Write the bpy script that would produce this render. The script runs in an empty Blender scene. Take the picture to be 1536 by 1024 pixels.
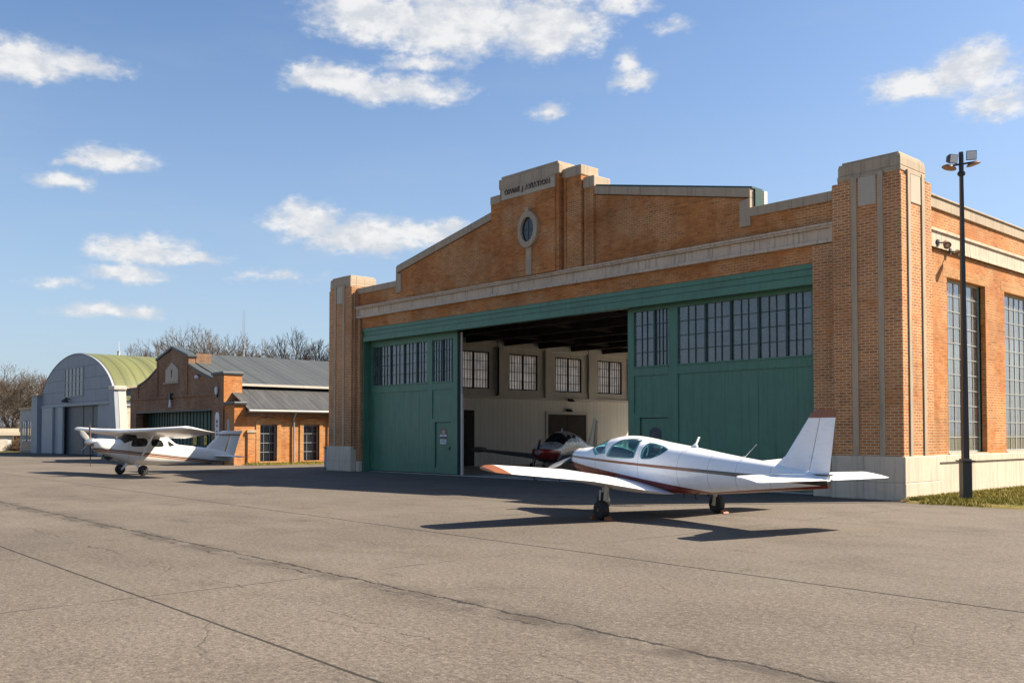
import bpy, bmesh, math, random
from mathutils import Vector, Matrix, noise
random.seed(7)
S = bpy.context.scene
C = bpy.data.collections.new("airfield"); S.collection.children.link(C)
PI = math.pi
R = math.radians

# ------------------------------------------------------------------ helpers
class MB:
    """collects shapes and links them as one mesh object"""
    def __init__(s): s.v = []; s.f = []; s.cut = []
    def _add(s, vs, fs):
        o = len(s.v); s.cut.append((o, len(s.f))); s.v += [tuple(p) for p in vs]; s.f += [tuple(i + o for i in f) for f in fs]; return s
    def box(s, x0, x1, y0, y1, z0, z1):
        return s._add([(x0,y0,z0),(x1,y0,z0),(x1,y1,z0),(x0,y1,z0),(x0,y0,z1),(x1,y0,z1),(x1,y1,z1),(x0,y1,z1)],
                      [(0,3,2,1),(4,5,6,7),(0,1,5,4),(1,2,6,5),(2,3,7,6),(3,0,4,7)])
    def prism(s, poly, a, b, axis):
        n = len(poly)
        if axis == 'y': A = [(p[0], a, p[1]) for p in poly]; B = [(p[0], b, p[1]) for p in poly]
        elif axis == 'x': A = [(a, p[0], p[1]) for p in poly]; B = [(b, p[0], p[1]) for p in poly]
        else: A = [(p[0], p[1], a) for p in poly]; B = [(p[0], p[1], b) for p in poly]
        fs = [tuple(range(n)), tuple(range(2*n-1, n-1, -1))]
        fs += [(i, i+n, (i+1) % n + n, (i+1) % n) for i in range(n)]
        return s._add(A + B, fs)
    def tube(s, p0, p1, r0, r1=None, n=8, caps=True):
        r1 = r0 if r1 is None else r1
        p0 = Vector(p0); p1 = Vector(p1); d = (p1-p0)
        if d.length < 1e-6: return s
        d.normalize(); a = d.orthogonal().normalized(); b = d.cross(a)
        vs = []
        for p, r in ((p0, r0), (p1, r1)):
            for k in range(n):
                t = 2*PI*k/n; vs.append(p + a*(r*math.cos(t)) + b*(r*math.sin(t)))
        fs = [(k, (k+1) % n, (k+1) % n+n, k+n) for k in range(n)]
        if caps: fs += [tuple(range(n-1, -1, -1)), tuple(range(n, 2*n))]
        return s._add(vs, fs)
    def bar(s, p0, p1, w, h, up=(0,0,1)):
        p0 = Vector(p0); p1 = Vector(p1); d = (p1-p0).normalized(); u = Vector(up)
        a = d.cross(u).normalized(); b = a.cross(d)
        vs = []
        for p in (p0, p1):
            for i, j in ((-1,-1),(1,-1),(1,1),(-1,1)): vs.append(p + a*(i*w/2) + b*(j*h/2))
        return s._add(vs, [(3,2,1,0),(4,5,6,7),(0,1,5,4),(1,2,6,5),(2,3,7,6),(3,0,4,7)])
    def lathe(s, prof, c, axis, n=20):
        c = Vector(c); ax = Vector(axis).normalized(); a = ax.orthogonal().normalized(); b = ax.cross(a)
        vs = []; fs = []
        for r, h in prof:
            for k in range(n):
                t = 2*PI*k/n; vs.append(c + ax*h + a*(r*math.cos(t)) + b*(r*math.sin(t)))
        for i in range(len(prof)-1):
            for k in range(n):
                fs.append((i*n+k, i*n+(k+1) % n, (i+1)*n+(k+1) % n, (i+1)*n+k))
        fs.append(tuple(range(n-1, -1, -1))); fs.append(tuple(range((len(prof)-1)*n, len(prof)*n)))
        return s._add(vs, fs)
    def loft(s, rings, caps=True):
        n = len(rings[0]); vs = [p for r in rings for p in r]; fs = []
        for i in range(len(rings)-1):
            for k in range(n):
                fs.append((i*n+k, i*n+(k+1) % n, (i+1)*n+(k+1) % n, (i+1)*n+k))
        if caps: fs.append(tuple(range(n-1, -1, -1))); fs.append(tuple(range((len(rings)-1)*n, len(rings)*n)))
        return s._add(vs, fs)
    def grid(s, rows):
        n = len(rows[0]); vs = [p for r in rows for p in r]
        return s._add(vs, [(i*n+k, i*n+k+1, (i+1)*n+k+1, (i+1)*n+k) for i in range(len(rows)-1) for k in range(n-1)])
    def pieces(s, name, mat, parent=None, **k):
        """each added shape becomes an object of its own"""
        out = []; ends = s.cut[1:] + [(len(s.v), len(s.f))]
        for (v0, f0), (v1, f1) in zip(s.cut, ends):
            q = MB(); q._add(s.v[v0:v1], [tuple(i-v0 for i in f) for f in s.f[f0:f1]]); out.append(q.build(name, mat, parent, **k))
        return out
    def build(s, name, mat, parent=None, smooth=False, bevel=0, angle=40, normals=True, **tags):
        me = bpy.data.meshes.new(name); me.from_pydata(s.v, [], s.f); me.update()
        if normals:
            bm = bmesh.new(); bm.from_mesh(me); bmesh.ops.recalc_face_normals(bm, faces=bm.faces); bm.to_mesh(me); bm.free()
        if mat: me.materials.append(mat)
        o = bpy.data.objects.new(name, me); C.objects.link(o)
        if parent: o.parent = parent
        if smooth:
            me.polygons.foreach_set('use_smooth', [True]*len(me.polygons))
            try: me.set_sharp_from_angle(angle=R(angle))
            except Exception: pass
        if bevel:
            m = o.modifiers.new('bevel', 'BEVEL'); m.width = bevel; m.segments = 2; m.limit_method = 'ANGLE'; m.angle_limit = R(50)
        for k, v in tags.items(): o[k] = v
        return o

def tag(o, label=None, cat=None, group=None, kind=None):
    for k, v in (('label', label), ('category', cat), ('group', group), ('kind', kind)):
        if v: o[k] = v
    return o
def thing(name, label, cat, loc=(0,0,0), rz=0, group=None):
    o = bpy.data.objects.new(name, None); C.objects.link(o); o.location = loc; o.rotation_euler = (0,0,rz)
    o.empty_display_size = .3
    return tag(o, label, cat, group)
def copy_tree(o, parent=None):
    c = o.copy(); C.objects.link(c)
    if parent: c.parent = parent
    for ch in list(o.children): copy_tree(ch, c)
    return c

# ------------------------------------------------------------------ node helper
class NT:
    def __init__(s, t): s.t = t; t.nodes.clear()
    def n(s, ty, **kw):
        nd = s.t.nodes.new(ty)
        for k, v in kw.items(): setattr(nd, k, v)
        return nd
    def set(s, sock, val):
        if isinstance(val, bpy.types.NodeSocket): s.t.links.new(val, sock)
        elif val is not None:
            if isinstance(val, (tuple, list)) and len(val) == 3 and sock.type == 'RGBA': val = (*val, 1)
            sock.default_value = val
    def m(s, op, a, b=None, c=None, clamp=False):
        nd = s.n('ShaderNodeMath', operation=op); nd.use_clamp = clamp
        for i, v in enumerate((a, b, c)):
            if v is not None: s.set(nd.inputs[i], v)
        return nd.outputs[0]
    def vm(s, op, a, b=None):
        nd = s.n('ShaderNodeVectorMath', operation=op); s.set(nd.inputs[0], a)
        if b is not None: s.set(nd.inputs[1], b)
        return nd
    def mix(s, f, a, b, blend='MIX'):
        nd = s.n('ShaderNodeMix', data_type='RGBA', blend_type=blend)
        s.set(nd.inputs[0], f); s.set(nd.inputs[6], a); s.set(nd.inputs[7], b); return nd.outputs[2]
    def sep(s, v):
        nd = s.n('ShaderNodeSeparateXYZ'); s.set(nd.inputs[0], v); return nd.outputs
    def comb(s, x, y, z):
        nd = s.n('ShaderNodeCombineXYZ')
        for i, v in enumerate((x, y, z)): s.set(nd.inputs[i], v)
        return nd.outputs[0]
    def noise(s, vec, scale, detail=4, rough=.5, dist=0, dim='3D'):
        nd = s.n('ShaderNodeTexNoise', noise_dimensions=dim)
        if vec is not None: s.set(nd.inputs['Vector'], vec)
        nd.inputs['Scale'].default_value = scale; nd.inputs['Detail'].default_value = detail
        nd.inputs['Roughness'].default_value = rough; nd.inputs['Distortion'].default_value = dist
        return nd.outputs[0]
    def rng(s, v, a, b, c=0, d=1, smooth=False):
        nd = s.n('ShaderNodeMapRange'); nd.clamp = True
        if smooth: nd.interpolation_type = 'SMOOTHSTEP'
        s.set(nd.inputs[0], v); nd.inputs[1].default_value = a; nd.inputs[2].default_value = b
        nd.inputs[3].default_value = c; nd.inputs[4].default_value = d; return nd.outputs[0]
    def bump(s, h, strength=.3, dist=.01):
        nd = s.n('ShaderNodeBump'); s.set(nd.inputs['Height'], h); nd.inputs['Strength'].default_value = strength
        nd.inputs['Distance'].default_value = dist; return nd.outputs[0]
    def pos(s): return s.n('ShaderNodeNewGeometry').outputs['Position']
    def nor(s): return s.n('ShaderNodeNewGeometry').outputs['Normal']
    def obj(s): return s.n('ShaderNodeTexCoord').outputs['Object']
    def scale(s, v, k): return s.vm('MULTIPLY', v, k).outputs[0]
    def pbr(s, col, rough=.6, metal=0, bump=None, spec=.5, coat=0):
        b = s.n('ShaderNodeBsdfPrincipled'); s.set(b.inputs['Base Color'], col); s.set(b.inputs['Roughness'], rough)
        s.set(b.inputs['Metallic'], metal); b.inputs['Specular IOR Level'].default_value = spec
        if coat: b.inputs['Coat Weight'].default_value = coat; b.inputs['Coat Roughness'].default_value = .08
        if bump is not None: s.set(b.inputs['Normal'], bump)
        o = s.n('ShaderNodeOutputMaterial'); s.t.links.new(b.outputs[0], o.inputs[0]); return b
def newmat(name):
    m = bpy.data.materials.new(name); m.use_nodes = True; return m, NT(m.node_tree)
def lum(c, k): return tuple(min(1, x*k) for x in c)

def plain(name, col, rough=.6, var=.12, sc=2.0, metal=0, bump=.15, bsc=40, spec=.5, streak=0, dirt=None, joint=None):
    """painted / cast surface: uneven tone, faint vertical streaks, fine grain"""
    m, t = newmat(name); p = t.pos()
    a = t.noise(p, sc, 5, .6); b = t.noise(p, sc*9, 3, .6)
    f = t.m('ADD', t.m('MULTIPLY', a, .65), t.m('MULTIPLY', b, .35))
    col_ = t.mix(t.rng(f, .3, .7), lum(col, 1-var), lum(col, 1+var))
    if streak:
        sv = t.noise(t.scale(p, (6, 6, .35)), 1.6, 4, .65)
        col_ = t.mix(t.m('MULTIPLY', t.rng(sv, .5, .72), streak), col_, dirt or lum(col, .45))
    if joint:
        x, y, z = t.sep(p); nx, ny, nz = t.sep(t.nor()); u = t.m('ADD', x, t.m('MULTIPLY', y, t.m('GREATER_THAN', t.m('ABSOLUTE', nx), .6)))
        k = t.m('FRACT', t.m('DIVIDE', t.m('ADD', u, 300.3), joint)); col_ = t.mix(t.m('MULTIPLY', t.m('LESS_THAN', k, .014/joint), .75), col_, lum(col, .22))
    t.pbr(col_, t.rng(b, .3, .7, rough-.07, min(1, rough+.07)), metal, t.bump(t.noise(p, bsc, 3), bump, .01), spec)
    return m

def brick_mat(name, c1, c2, mortar, stain=.35, bw=.215, rh=.075, ms=.011, soot=None, pale=.16):
    m, t = newmat(name); p = t.pos(); nx, ny, nz = t.sep(t.nor()); x, y, z = t.sep(p)
    side = t.m('GREATER_THAN', t.m('ABSOLUTE', nx), .6)
    u = t.m('ADD', t.m('MULTIPLY', side, y), t.m('MULTIPLY', t.m('SUBTRACT', 1, side), x))
    top = t.m('GREATER_THAN', t.m('ABSOLUTE', nz), .6)
    w = t.m('ADD', t.m('MULTIPLY', top, y), t.m('MULTIPLY', t.m('SUBTRACT', 1, top), z))
    b = t.n('ShaderNodeTexBrick'); b.offset = .5
    t.set(b.inputs['Vector'], t.comb(t.m('ADD', u, 100.0), t.m('ADD', w, 50.0), 0))
    b.inputs['Scale'].default_value = 1; b.inputs['Mortar Size'].default_value = ms; b.inputs['Mortar Smooth'].default_value = .25
    b.inputs['Brick Width'].default_value = bw; b.inputs['Row Height'].default_value = rh; b.inputs['Bias'].default_value = -.1
    t.set(b.inputs['Color1'], c1); t.set(b.inputs['Color2'], c2)
    # joints: mostly weathered down to the brick's own tone, repointed pale in patches
    t.set(b.inputs['Mortar'], t.mix(t.rng(t.noise(p, .55, 5, .65), .62-pale, .74-pale), lum(c1, .80), mortar))
    # a second, coarser brick lattice in step with the first picks out odd dark and pale bricks
    wn = t.n('ShaderNodeTexWhiteNoise', noise_dimensions='2D')
    row = t.m('FLOOR', t.m('DIVIDE', t.m('ADD', w, 50.0), rh))
    half = t.m('MULTIPLY', t.m('MODULO', row, 2.0), .5)
    cb = t.m('FLOOR', t.m('ADD', t.m('DIVIDE', t.m('ADD', u, 100.0), bw), half))
    t.set(wn.inputs['Vector'], t.comb(cb, row, 0))
    odd = wn.outputs[0]
    col = b.outputs[0]
    col = t.mix(t.m('MULTIPLY', t.m('MULTIPLY', t.rng(odd, .8, 1), t.m('SUBTRACT', 1, b.outputs[1])), .6), col, lum(c2, .55))
    col = t.mix(t.m('MULTIPLY', t.m('MULTIPLY', t.rng(odd, .2, 0), t.m('SUBTRACT', 1, b.outputs[1])), .55), col, lum(c1, 1.35))
    big = t.noise(p, .35, 5, .62); st = t.noise(t.scale(p, (2.2, 2.2, .22)), 1.0, 5, .65)
    col = t.mix(t.m('MULTIPLY', t.rng(big, .42, .72), stain), col, soot or lum(c2, .5))
    col = t.mix(t.m('MULTIPLY', t.rng(st, .52, .75), stain*.8), col, soot or lum(c2, .42))
    col = t.mix(t.m('MULTIPLY', t.rng(t.noise(p, 1.3, 4, .6), .58, .78), .28), col, lum(mortar, 1.1))
    t.pbr(col, .86, 0, t.bump(t.m('SUBTRACT', t.m('MULTIPLY', t.noise(p, 60, 2), .3), b.outputs[1]), .5, .008), .25)
    return m

def cladding(name, col, line, w, h, axis_u, rough=.6, lw=.012, var=.1, streak=.3, dirt=None):
    """painted cladding with thin seams every w by h metres"""
    m, t = newmat(name); p = t.pos(); x, y, z = t.sep(p); u = x if axis_u == 'x' else y
    b = t.n('ShaderNodeTexBrick'); b.offset = 0 if w > 50 else .5
    t.set(b.inputs['Vector'], t.comb(t.m('ADD', u, 300.0), t.m('ADD', z, 30.0), 0))
    b.inputs['Scale'].default_value = 1; b.inputs['Mortar Size'].default_value = lw; b.inputs['Mortar Smooth'].default_value = .1
    b.inputs['Brick Width'].default_value = w; b.inputs['Row Height'].default_value = h
    t.set(b.inputs['Color1'], lum(col, 1+var*.6)); t.set(b.inputs['Color2'], lum(col, 1-var*.6)); t.set(b.inputs['Mortar'], line)
    c = t.mix(t.rng(t.noise(p, 1.1, 5, .6), .3, .7), lum(col, 1-var), lum(col, 1+var))
    c = t.mix(.5, b.outputs[0], c); c = t.mix(b.outputs[1], c, line)
    sv = t.noise(t.scale(p, (5, 5, .3)), 1.2, 5, .65)
    c = t.mix(t.m('MULTIPLY', t.rng(sv, .5, .75), streak), c, dirt or lum(col, .5))
    t.pbr(c, rough, 0, t.bump(t.m('SUBTRACT', 0, b.outputs[1]), .5, .01), .4)
    return m

def ribbed(name, col, pitch, axis_u, rough=.5, metal=0, rust=None, streak=.5, ribk=.75):
    """metal roofing sheets with ribs running down the slope"""
    m, t = newmat(name); p = t.pos(); x, y, z = t.sep(p); u = x if axis_u == 'x' else y
    k = t.m('FRACT', t.m('DIVIDE', t.m('ADD', u, 300.0), pitch))
    rib = t.m('LESS_THAN', t.m('ABSOLUTE', t.m('SUBTRACT', k, .5)), .09)
    sheet = t.m('FLOOR', t.m('DIVIDE', t.m('ADD', u, 300.0), pitch))
    wn = t.n('ShaderNodeTexWhiteNoise', noise_dimensions='1D'); t.set(wn.inputs['W'], sheet)
    c = t.mix(wn.outputs[0], lum(col, .86), lum(col, 1.14))
    sv = t.noise(t.scale(p, (5, .5, .5) if axis_u == 'x' else (.5, 5, .5)), 1.3, 5, .7)
    c = t.mix(t.m('MULTIPLY', t.rng(sv, .45, .7), streak), c, rust or lum(col, .5))
    c = t.mix(t.m('MULTIPLY', rib, 1-ribk), c, lum(col, .3))
    t.pbr(c, rough, metal, t.bump(rib, .8, .03), .4)
    return m

def glass(name, tint, refl=.04, rough=.03, clear=.5, body=(.02,.025,.03), wob=.0, translucent=0.0, blinds=False):
    """old window glass: part see-through, part dirty body, mirror-like at a slant"""
    m, t = newmat(name); p = t.pos()
    tr = t.n('ShaderNodeBsdfTransparent'); t.set(tr.inputs[0], tint)
    bc = t.mix(t.rng(t.noise(t.scale(p, (9, 9, .12)) if blinds else p, 1.6 if blinds else 2.5, 4), .35, .65), lum(body, .45 if blinds else 1), lum(body, 1.5)); d1 = t.n('ShaderNodeBsdfDiffuse'); d2 = t.n('ShaderNodeBsdfTranslucent'); t.set(d1.inputs[0], bc); t.set(d2.inputs[0], bc)
    di = t.n('ShaderNodeMixShader'); di.inputs[0].default_value = translucent; t.t.links.new(d1.outputs[0], di.inputs[1]); t.t.links.new(d2.outputs[0], di.inputs[2])
    gl = t.n('ShaderNodeBsdfGlossy'); gl.inputs['Roughness'].default_value = rough
    if wob: t.set(gl.inputs['Normal'], t.bump(t.noise(p, 1.7, 2), wob, .05))
    fr = t.n('ShaderNodeFresnel'); bf = t.n('ShaderNodeNewGeometry').outputs['Backfacing']; t.set(fr.inputs['IOR'], t.m('SUBTRACT', 1.5, t.m('MULTIPLY', bf, .8333)))
    f = t.m('ADD', t.m('MULTIPLY', fr.outputs[0], 1.6), refl, clamp=True)
    a = t.n('ShaderNodeMixShader'); a.inputs[0].default_value = clear
    t.t.links.new(di.outputs[0], a.inputs[1]); t.t.links.new(tr.outputs[0], a.inputs[2])
    b = t.n('ShaderNodeMixShader'); t.set(b.inputs[0], f)
    t.t.links.new(a.outputs[0], b.inputs[1]); t.t.links.new(gl.outputs[0], b.inputs[2])
    o = t.n('ShaderNodeOutputMaterial'); t.t.links.new(b.outputs[0], o.inputs[0])
    return m

# ------------------------------------------------------------------ materials
BR_A, BR_B, MORT = (.49,.195,.062), (.38,.138,.042), (.53,.37,.205)
M = {}
M['brick'] = brick_mat('orange_brick', BR_A, BR_B, MORT, .36, soot=(.075,.036,.018))
M['brick_tower'] = brick_mat('repointed_orange_brick', BR_A, BR_B, (.56,.44,.29), .42, soot=(.075,.036,.018), pale=.30)
M['brick_dark'] = brick_mat('brown_brick', (.30,.165,.095), (.225,.118,.066), (.30,.23,.17), .5, soot=(.085,.05,.032))
M['brick_pale'] = brick_mat('pale_brick', (.46,.225,.085), (.39,.175,.06), (.45,.32,.19), .15)
M['lime'] = plain('limestone', (.385,.30,.21), .85, .13, 1.2, bump=.25, streak=.45, dirt=(.13,.10,.075), joint=1.1)
M['lime_panel'] = plain('limestone_panel', (.42,.365,.285), .85, .07, 2, bump=.2, streak=.12)
M['band'] = plain('stained_limestone_band', (.52,.415,.315), .88, .16, 1.5, bump=.3, streak=.75, dirt=(.20,.16,.12), joint=1.45)
M['concrete'] = plain('pale_concrete', (.55,.47,.36), .88, .12, .8, bump=.35, bsc=25, streak=.6, dirt=(.30,.235,.16), joint=1.75)
M['green'] = plain('green_paint', (.063,.172,.109), .42, .16, 1.3, bump=.12, streak=.55, dirt=(.025,.085,.058))
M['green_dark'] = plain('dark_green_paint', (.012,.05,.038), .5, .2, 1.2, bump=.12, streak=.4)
M['white_metal'] = plain('white_metal_lit_return', (.6,.59,.56), .5, .05)  # white metal, and the brightness of the sunlit parapet return
M['lead'] = plain('dark_flashing', (.05,.06,.065), .5, .2)
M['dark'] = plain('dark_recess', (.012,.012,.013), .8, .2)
M['black_metal'] = plain('black_metal', (.02,.02,.021), .45, .25, 3, bump=.1)
M['grey_metal'] = plain('grey_metal', (.30,.31,.32), .4, .15, 3, bump=.1, metal=.4)
M['muntin'] = plain('pale_steel_bar', (.33,.33,.31), .5, .15)
M['muntin_dark'] = plain('dark_steel_bar', (.03,.035,.04), .5, .2)
M['glass_front'] = glass('door_glass', (.75,.8,.9), .03, .04, .25, (.085,.092,.105), .02)
M['glass_side'] = glass('side_glass', (.9,.92,.92), .10, .05, .58, (.40,.40,.38), .015, .5, True)
M['glass_in'] = glass('old_clear_glass', (.97,.95,.9), .01, .1, .25, (.60,.52,.43), translucent=1.0)
M['glass_added_rear'] = glass('clear_added_rear_glass', (.98,.97,.95), .01, .1, .95, (.5,.5,.5))
M['glass_dark'] = glass('dark_glass', (.5,.55,.6), .04, .04, .3, (.02,.022,.025))
M['inner_wall'] = cladding('painted_boards_inside', (.72,.70,.64), (.43,.41,.37), .3, 60, 'y', .75, .006, .07, .3)
M['inner_plain'] = plain('inside_plaster', (.58,.56,.51), .8, .1, 1, streak=.3)
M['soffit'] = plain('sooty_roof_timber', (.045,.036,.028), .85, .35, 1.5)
M['floor'] = plain('hangar_floor_concrete', (.42,.385,.33), .6, .25, .7, bump=.1)
M['floor_bounce'] = plain('pale_bounce_floor', (.72,.69,.63), .6, .1, .7, bump=.1)
M['roof'] = ribbed('grey_roofing', (.062,.069,.066), .5, 'y', .55, .1, (.04,.04,.04), .5)
M['roof_low'] = ribbed('weathered_roofing', (.046,.046,.047), .38, 'y', .6, .1, (.095,.095,.092), .75)
M['roof_green'] = ribbed('pale_green_roofing', (.125,.135,.048), .85, 'y', .6, 0, (.10,.09,.04), .5, .6)
M['clad'] = cladding('blue_grey_cladding', (.245,.27,.305), (.10,.115,.14), 2.6, .95, 'x', .6, .02, .06, .25, (.15,.17,.2))
M['clad_y'] = cladding('pale_side_cladding', (.42,.38,.31), (.25,.23,.19), 3.2, .95, 'y', .6, .02, .05, .2)
M['clad_plain'] = plain('blue_grey_paint', (.25,.275,.31), .6, .08, 1, streak=.25)
M['clad_white'] = plain('pale_grey_paint', (.31,.335,.355), .6, .07, 1, streak=.3)
M['steel_blue'] = plain('slate_blue_door', (.058,.070,.088), .5, .12, .8, streak=.3)
M['cream'] = plain('cream_paint', (.47,.43,.36), .65, .06, 1, streak=.2)
M['rubber'] = plain('tyre_rubber', (.014,.014,.015), .75, .2, 6, bump=.1)
M['alu'] = plain('aluminium', (.55,.55,.55), .3, .1, 4, metal=.8, bump=.05)
M['tan'] = plain('tan_metal', (.17,.10,.06), .45, .1)
M['orange'] = plain('orange_chock', (.24,.075,.03), .6, .2)
M['rustred'] = plain('rust_red_paint', (.23,.078,.032), .35, .12, 3, bump=.03)
M['yellow'] = plain('yellow_sign', (.6,.40,.04), .5, .1)
M['white_sign'] = plain('white_sign', (.62,.64,.66), .5, .06)
M['black'] = plain('black_paint', (.02,.02,.022), .5, .2)
M['navy'] = plain('navy_sign', (.02,.026,.045), .4, .15)
M['bronze'] = None
def worn_letters():
    m, t = newmat('worn_bronze_letters'); p = t.pos()
    c = t.mix(t.rng(t.noise(p, 9, 3, .6), .44, .60), (.035,.028,.024), (.26,.215,.165))
    c = t.mix(t.rng(t.noise(p, 23, 2, .6), .5, .66), c, (.17,.085,.04)); t.pbr(c, .7); return m
M['bronze'] = worn_letters()
M['mast'] = plain('galvanised_mast', (.34,.34,.35), .5, .15)
# ------------------------------------------------------------------ camera, sun, sky
cam = bpy.data.cameras.new('camera'); co = bpy.data.objects.new('camera', cam); C.objects.link(co); S.camera = co
co.location = (11.03, -23.4, 1.7); co.rotation_euler = (R(91.7), 0, R(47.7))
cam.sensor_width = 36; cam.lens = 33.305; cam.shift_y = .0624; cam.clip_end = 3000; cam.clip_start = .1
SUN_AZ = math.atan2(.835, .55)             # from +X towards +Y: behind the hangar, to the right
SUN_EL = R(44)
sl = bpy.data.lights.new('sun', 'SUN'); sl.energy = 5.0; sl.angle = R(.5); sl.color = (1, .885, .72)
so = bpy.data.objects.new('sun', sl); C.objects.link(so)
sd = Vector((math.cos(SUN_AZ)*math.cos(SUN_EL), math.sin(SUN_AZ)*math.cos(SUN_EL), math.sin(SUN_EL)))
so.rotation_euler = sd.to_track_quat('Z', 'Y').to_euler(); so.location = (30, 30, 60)

W = bpy.data.worlds.new('World'); S.world = W; W.use_nodes = True
t = NT(W.node_tree)
sky = t.n('ShaderNodeTexSky'); sky.sky_type = 'NISHITA'; sky.sun_disc = False
sky.sun_elevation = SUN_EL; sky.sun_rotation = PI/2 - SUN_AZ
sky.altitude = 100; sky.air_density = .95; sky.dust_density = 1.2; sky.ozone_density = 3.0
hs = t.n('ShaderNodeHueSaturation'); hs.inputs['Saturation'].default_value = 1.06; t.set(hs.inputs['Color'], sky.outputs[0])
d = t.vm('NORMALIZE', t.n('ShaderNodeTexCoord').outputs['Generated']).outputs[0]
# fair-weather clouds: azimuth, elevation, half width, half height (degrees) and strength, far out in the sky
CLOUDS = [(146.13,23.77,3.7,1.77,1),(140.88,23.62,4.48,2.17,1),(135.78,23.47,3.37,1.95,1),(142.9,21.46,2.27,.53,.6),(148.3,20.25,2.63,.9,1),(144.51,19.87,3.61,.84,.95),(165.25,19.39,2.9,1.02,1),(162.62,19.6,2.26,.7,.9),(160.76,14.87,1.88,.72,.95),(162.56,14.57,1.14,.32,.7),(163.31,13.58,1.35,.46,.8),(150.0,12.29,2.13,1.08,1),(146.67,11.53,3.92,1.02,1),(142.88,11.86,1.9,.71,.95),(141.43,12.23,1.19,.51,.85),(159.07,10.27,2.79,.78,.95),(156.09,9.97,1.67,.38,.75),(160.0,8.88,2.07,.56,.85),(161.28,6.75,2.14,.37,.75),(159.1,6.67,1.2,.34,.7),(130.12,20.27,1.29,.68,.75),(130.52,21.28,.68,.75,.6),(135.26,18.81,1.08,.5,.65),(114.35,18.81,2.3,.85,.9),(111.65,19.1,2.35,1.25,1),(110.37,17.35,1.73,.9,.7),(151.71,9.15,2.33,.39,.4),(163.3,8.19,1.3,.33,.4),(127.92,23.25,.96,.52,.4),(131.11,24.54,1.85,.66,.55)]
wv = t.n('ShaderNodeTexNoise'); t.set(wv.inputs['Vector'], d); wv.inputs['Scale'].default_value = 26; wv.inputs['Detail'].default_value = 6
warp = t.vm('SUBTRACT', wv.outputs[1], (.5,.5,.5)).outputs[0]
dw = t.vm('ADD', d, t.vm('MULTIPLY', warp, (.035,.035,.018)).outputs[0]).outputs[0]
E = None
for az, el, a, b, wt in CLOUDS:
    az, el, a, b = R(az), R(el), R(a), R(b)
    c = Vector((math.cos(az)*math.cos(el), math.sin(az)*math.cos(el), math.sin(el)))
    rt = Vector((-math.sin(az), math.cos(az), 0)); up = c.cross(rt)*-1
    if up.z < 0: up = -up
    df = t.vm('SUBTRACT', dw, tuple(c)).outputs[0]
    u = t.vm('DOT_PRODUCT', df, tuple(rt/(a*1.28))).outputs['Value']; v = t.vm('DOT_PRODUCT', df, tuple(up/(b*1.32))).outputs['Value']
    # flatter underside: below the centre the fall-off is quicker
    v = t.m('MULTIPLY', v, t.rng(v, -.6, .2, 1.22, .92))
    r = t.m('SQRT', t.m('ADD', t.m('MULTIPLY', u, u), t.m('MULTIPLY', v, v)))
    e = t.m('MULTIPLY', t.m('SUBTRACT', 1, r), wt)
    E = e if E is None else t.m('MAXIMUM', E, e)
n1 = t.noise(t.vm('MULTIPLY', d, (1,1,1.7)).outputs[0], 30, 9, .62)
n2 = t.noise(t.vm('MULTIPLY', d, (1,1,2.2)).outputs[0], 85, 6, .6)
nn = t.m('ADD', t.m('MULTIPLY', t.m('SUBTRACT', n1, .5), 1.15), t.m('MULTIPLY', t.m('SUBTRACT', n2, .5), .6))
dens = t.rng(t.m('ADD', E, nn), -.08, .62, 0, 1, True)
dens = t.m('MULTIPLY', dens, t.rng(E, -.38, .10, 0, 1, True))
# a faint veil of cirrus
ci = t.noise(t.vm('MULTIPLY', d, (1,1,5)).outputs[0], 3.2, 6, .6)
dz = t.sep(d)[2]
veil = t.m('ADD', t.m('MULTIPLY', t.rng(ci, .45, .8, 0, 1, True), .16), t.m('MULTIPLY', t.rng(dz, .40, 0.0), t.rng(dz, .40, 0.0, .35, .80)), clamp=True)
CK = 1.04/2**1.4
n3 = t.noise(t.vm('MULTIPLY', t.vm('ADD', d, (0,0,.012)).outputs[0], (1,1,1.9)).outputs[0], 30, 6, .6)
tone = t.rng(t.m('ADD', t.m('MULTIPLY', t.m('SUBTRACT', n3, n1), 2.2), t.m('MULTIPLY', t.m('SUBTRACT', 1, dens), .5)), -.30, .30, 1, 0)
SKYK = .066
sc = t.mix(tone, (.66/SKYK*CK, .69/SKYK*CK, .74/SKYK*CK), (.88/SKYK*CK, .875/SKYK*CK, .87/SKYK*CK))
col = t.mix(veil, hs.outputs[0], (.480/SKYK/2**1.4, .595/SKYK/2**1.4, .735/SKYK/2**1.4))
col = t.mix(t.m('MULTIPLY', dens, .95), col, sc)
bg = t.n('ShaderNodeBackground'); t.set(bg.inputs[0], col); bg.inputs[1].default_value = SKYK
t.t.links.new(bg.outputs[0], t.n('ShaderNodeOutputWorld').inputs[0])
V = S.view_settings; V.view_transform = 'Standard'; V.look = 'None'; V.gamma = 1; V.exposure = 1.4; V.use_curve_mapping = False
try: S.cycles.max_bounces = 8; S.cycles.transparent_max_bounces = 16; S.cycles.use_denoising = True
except Exception: pass

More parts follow.
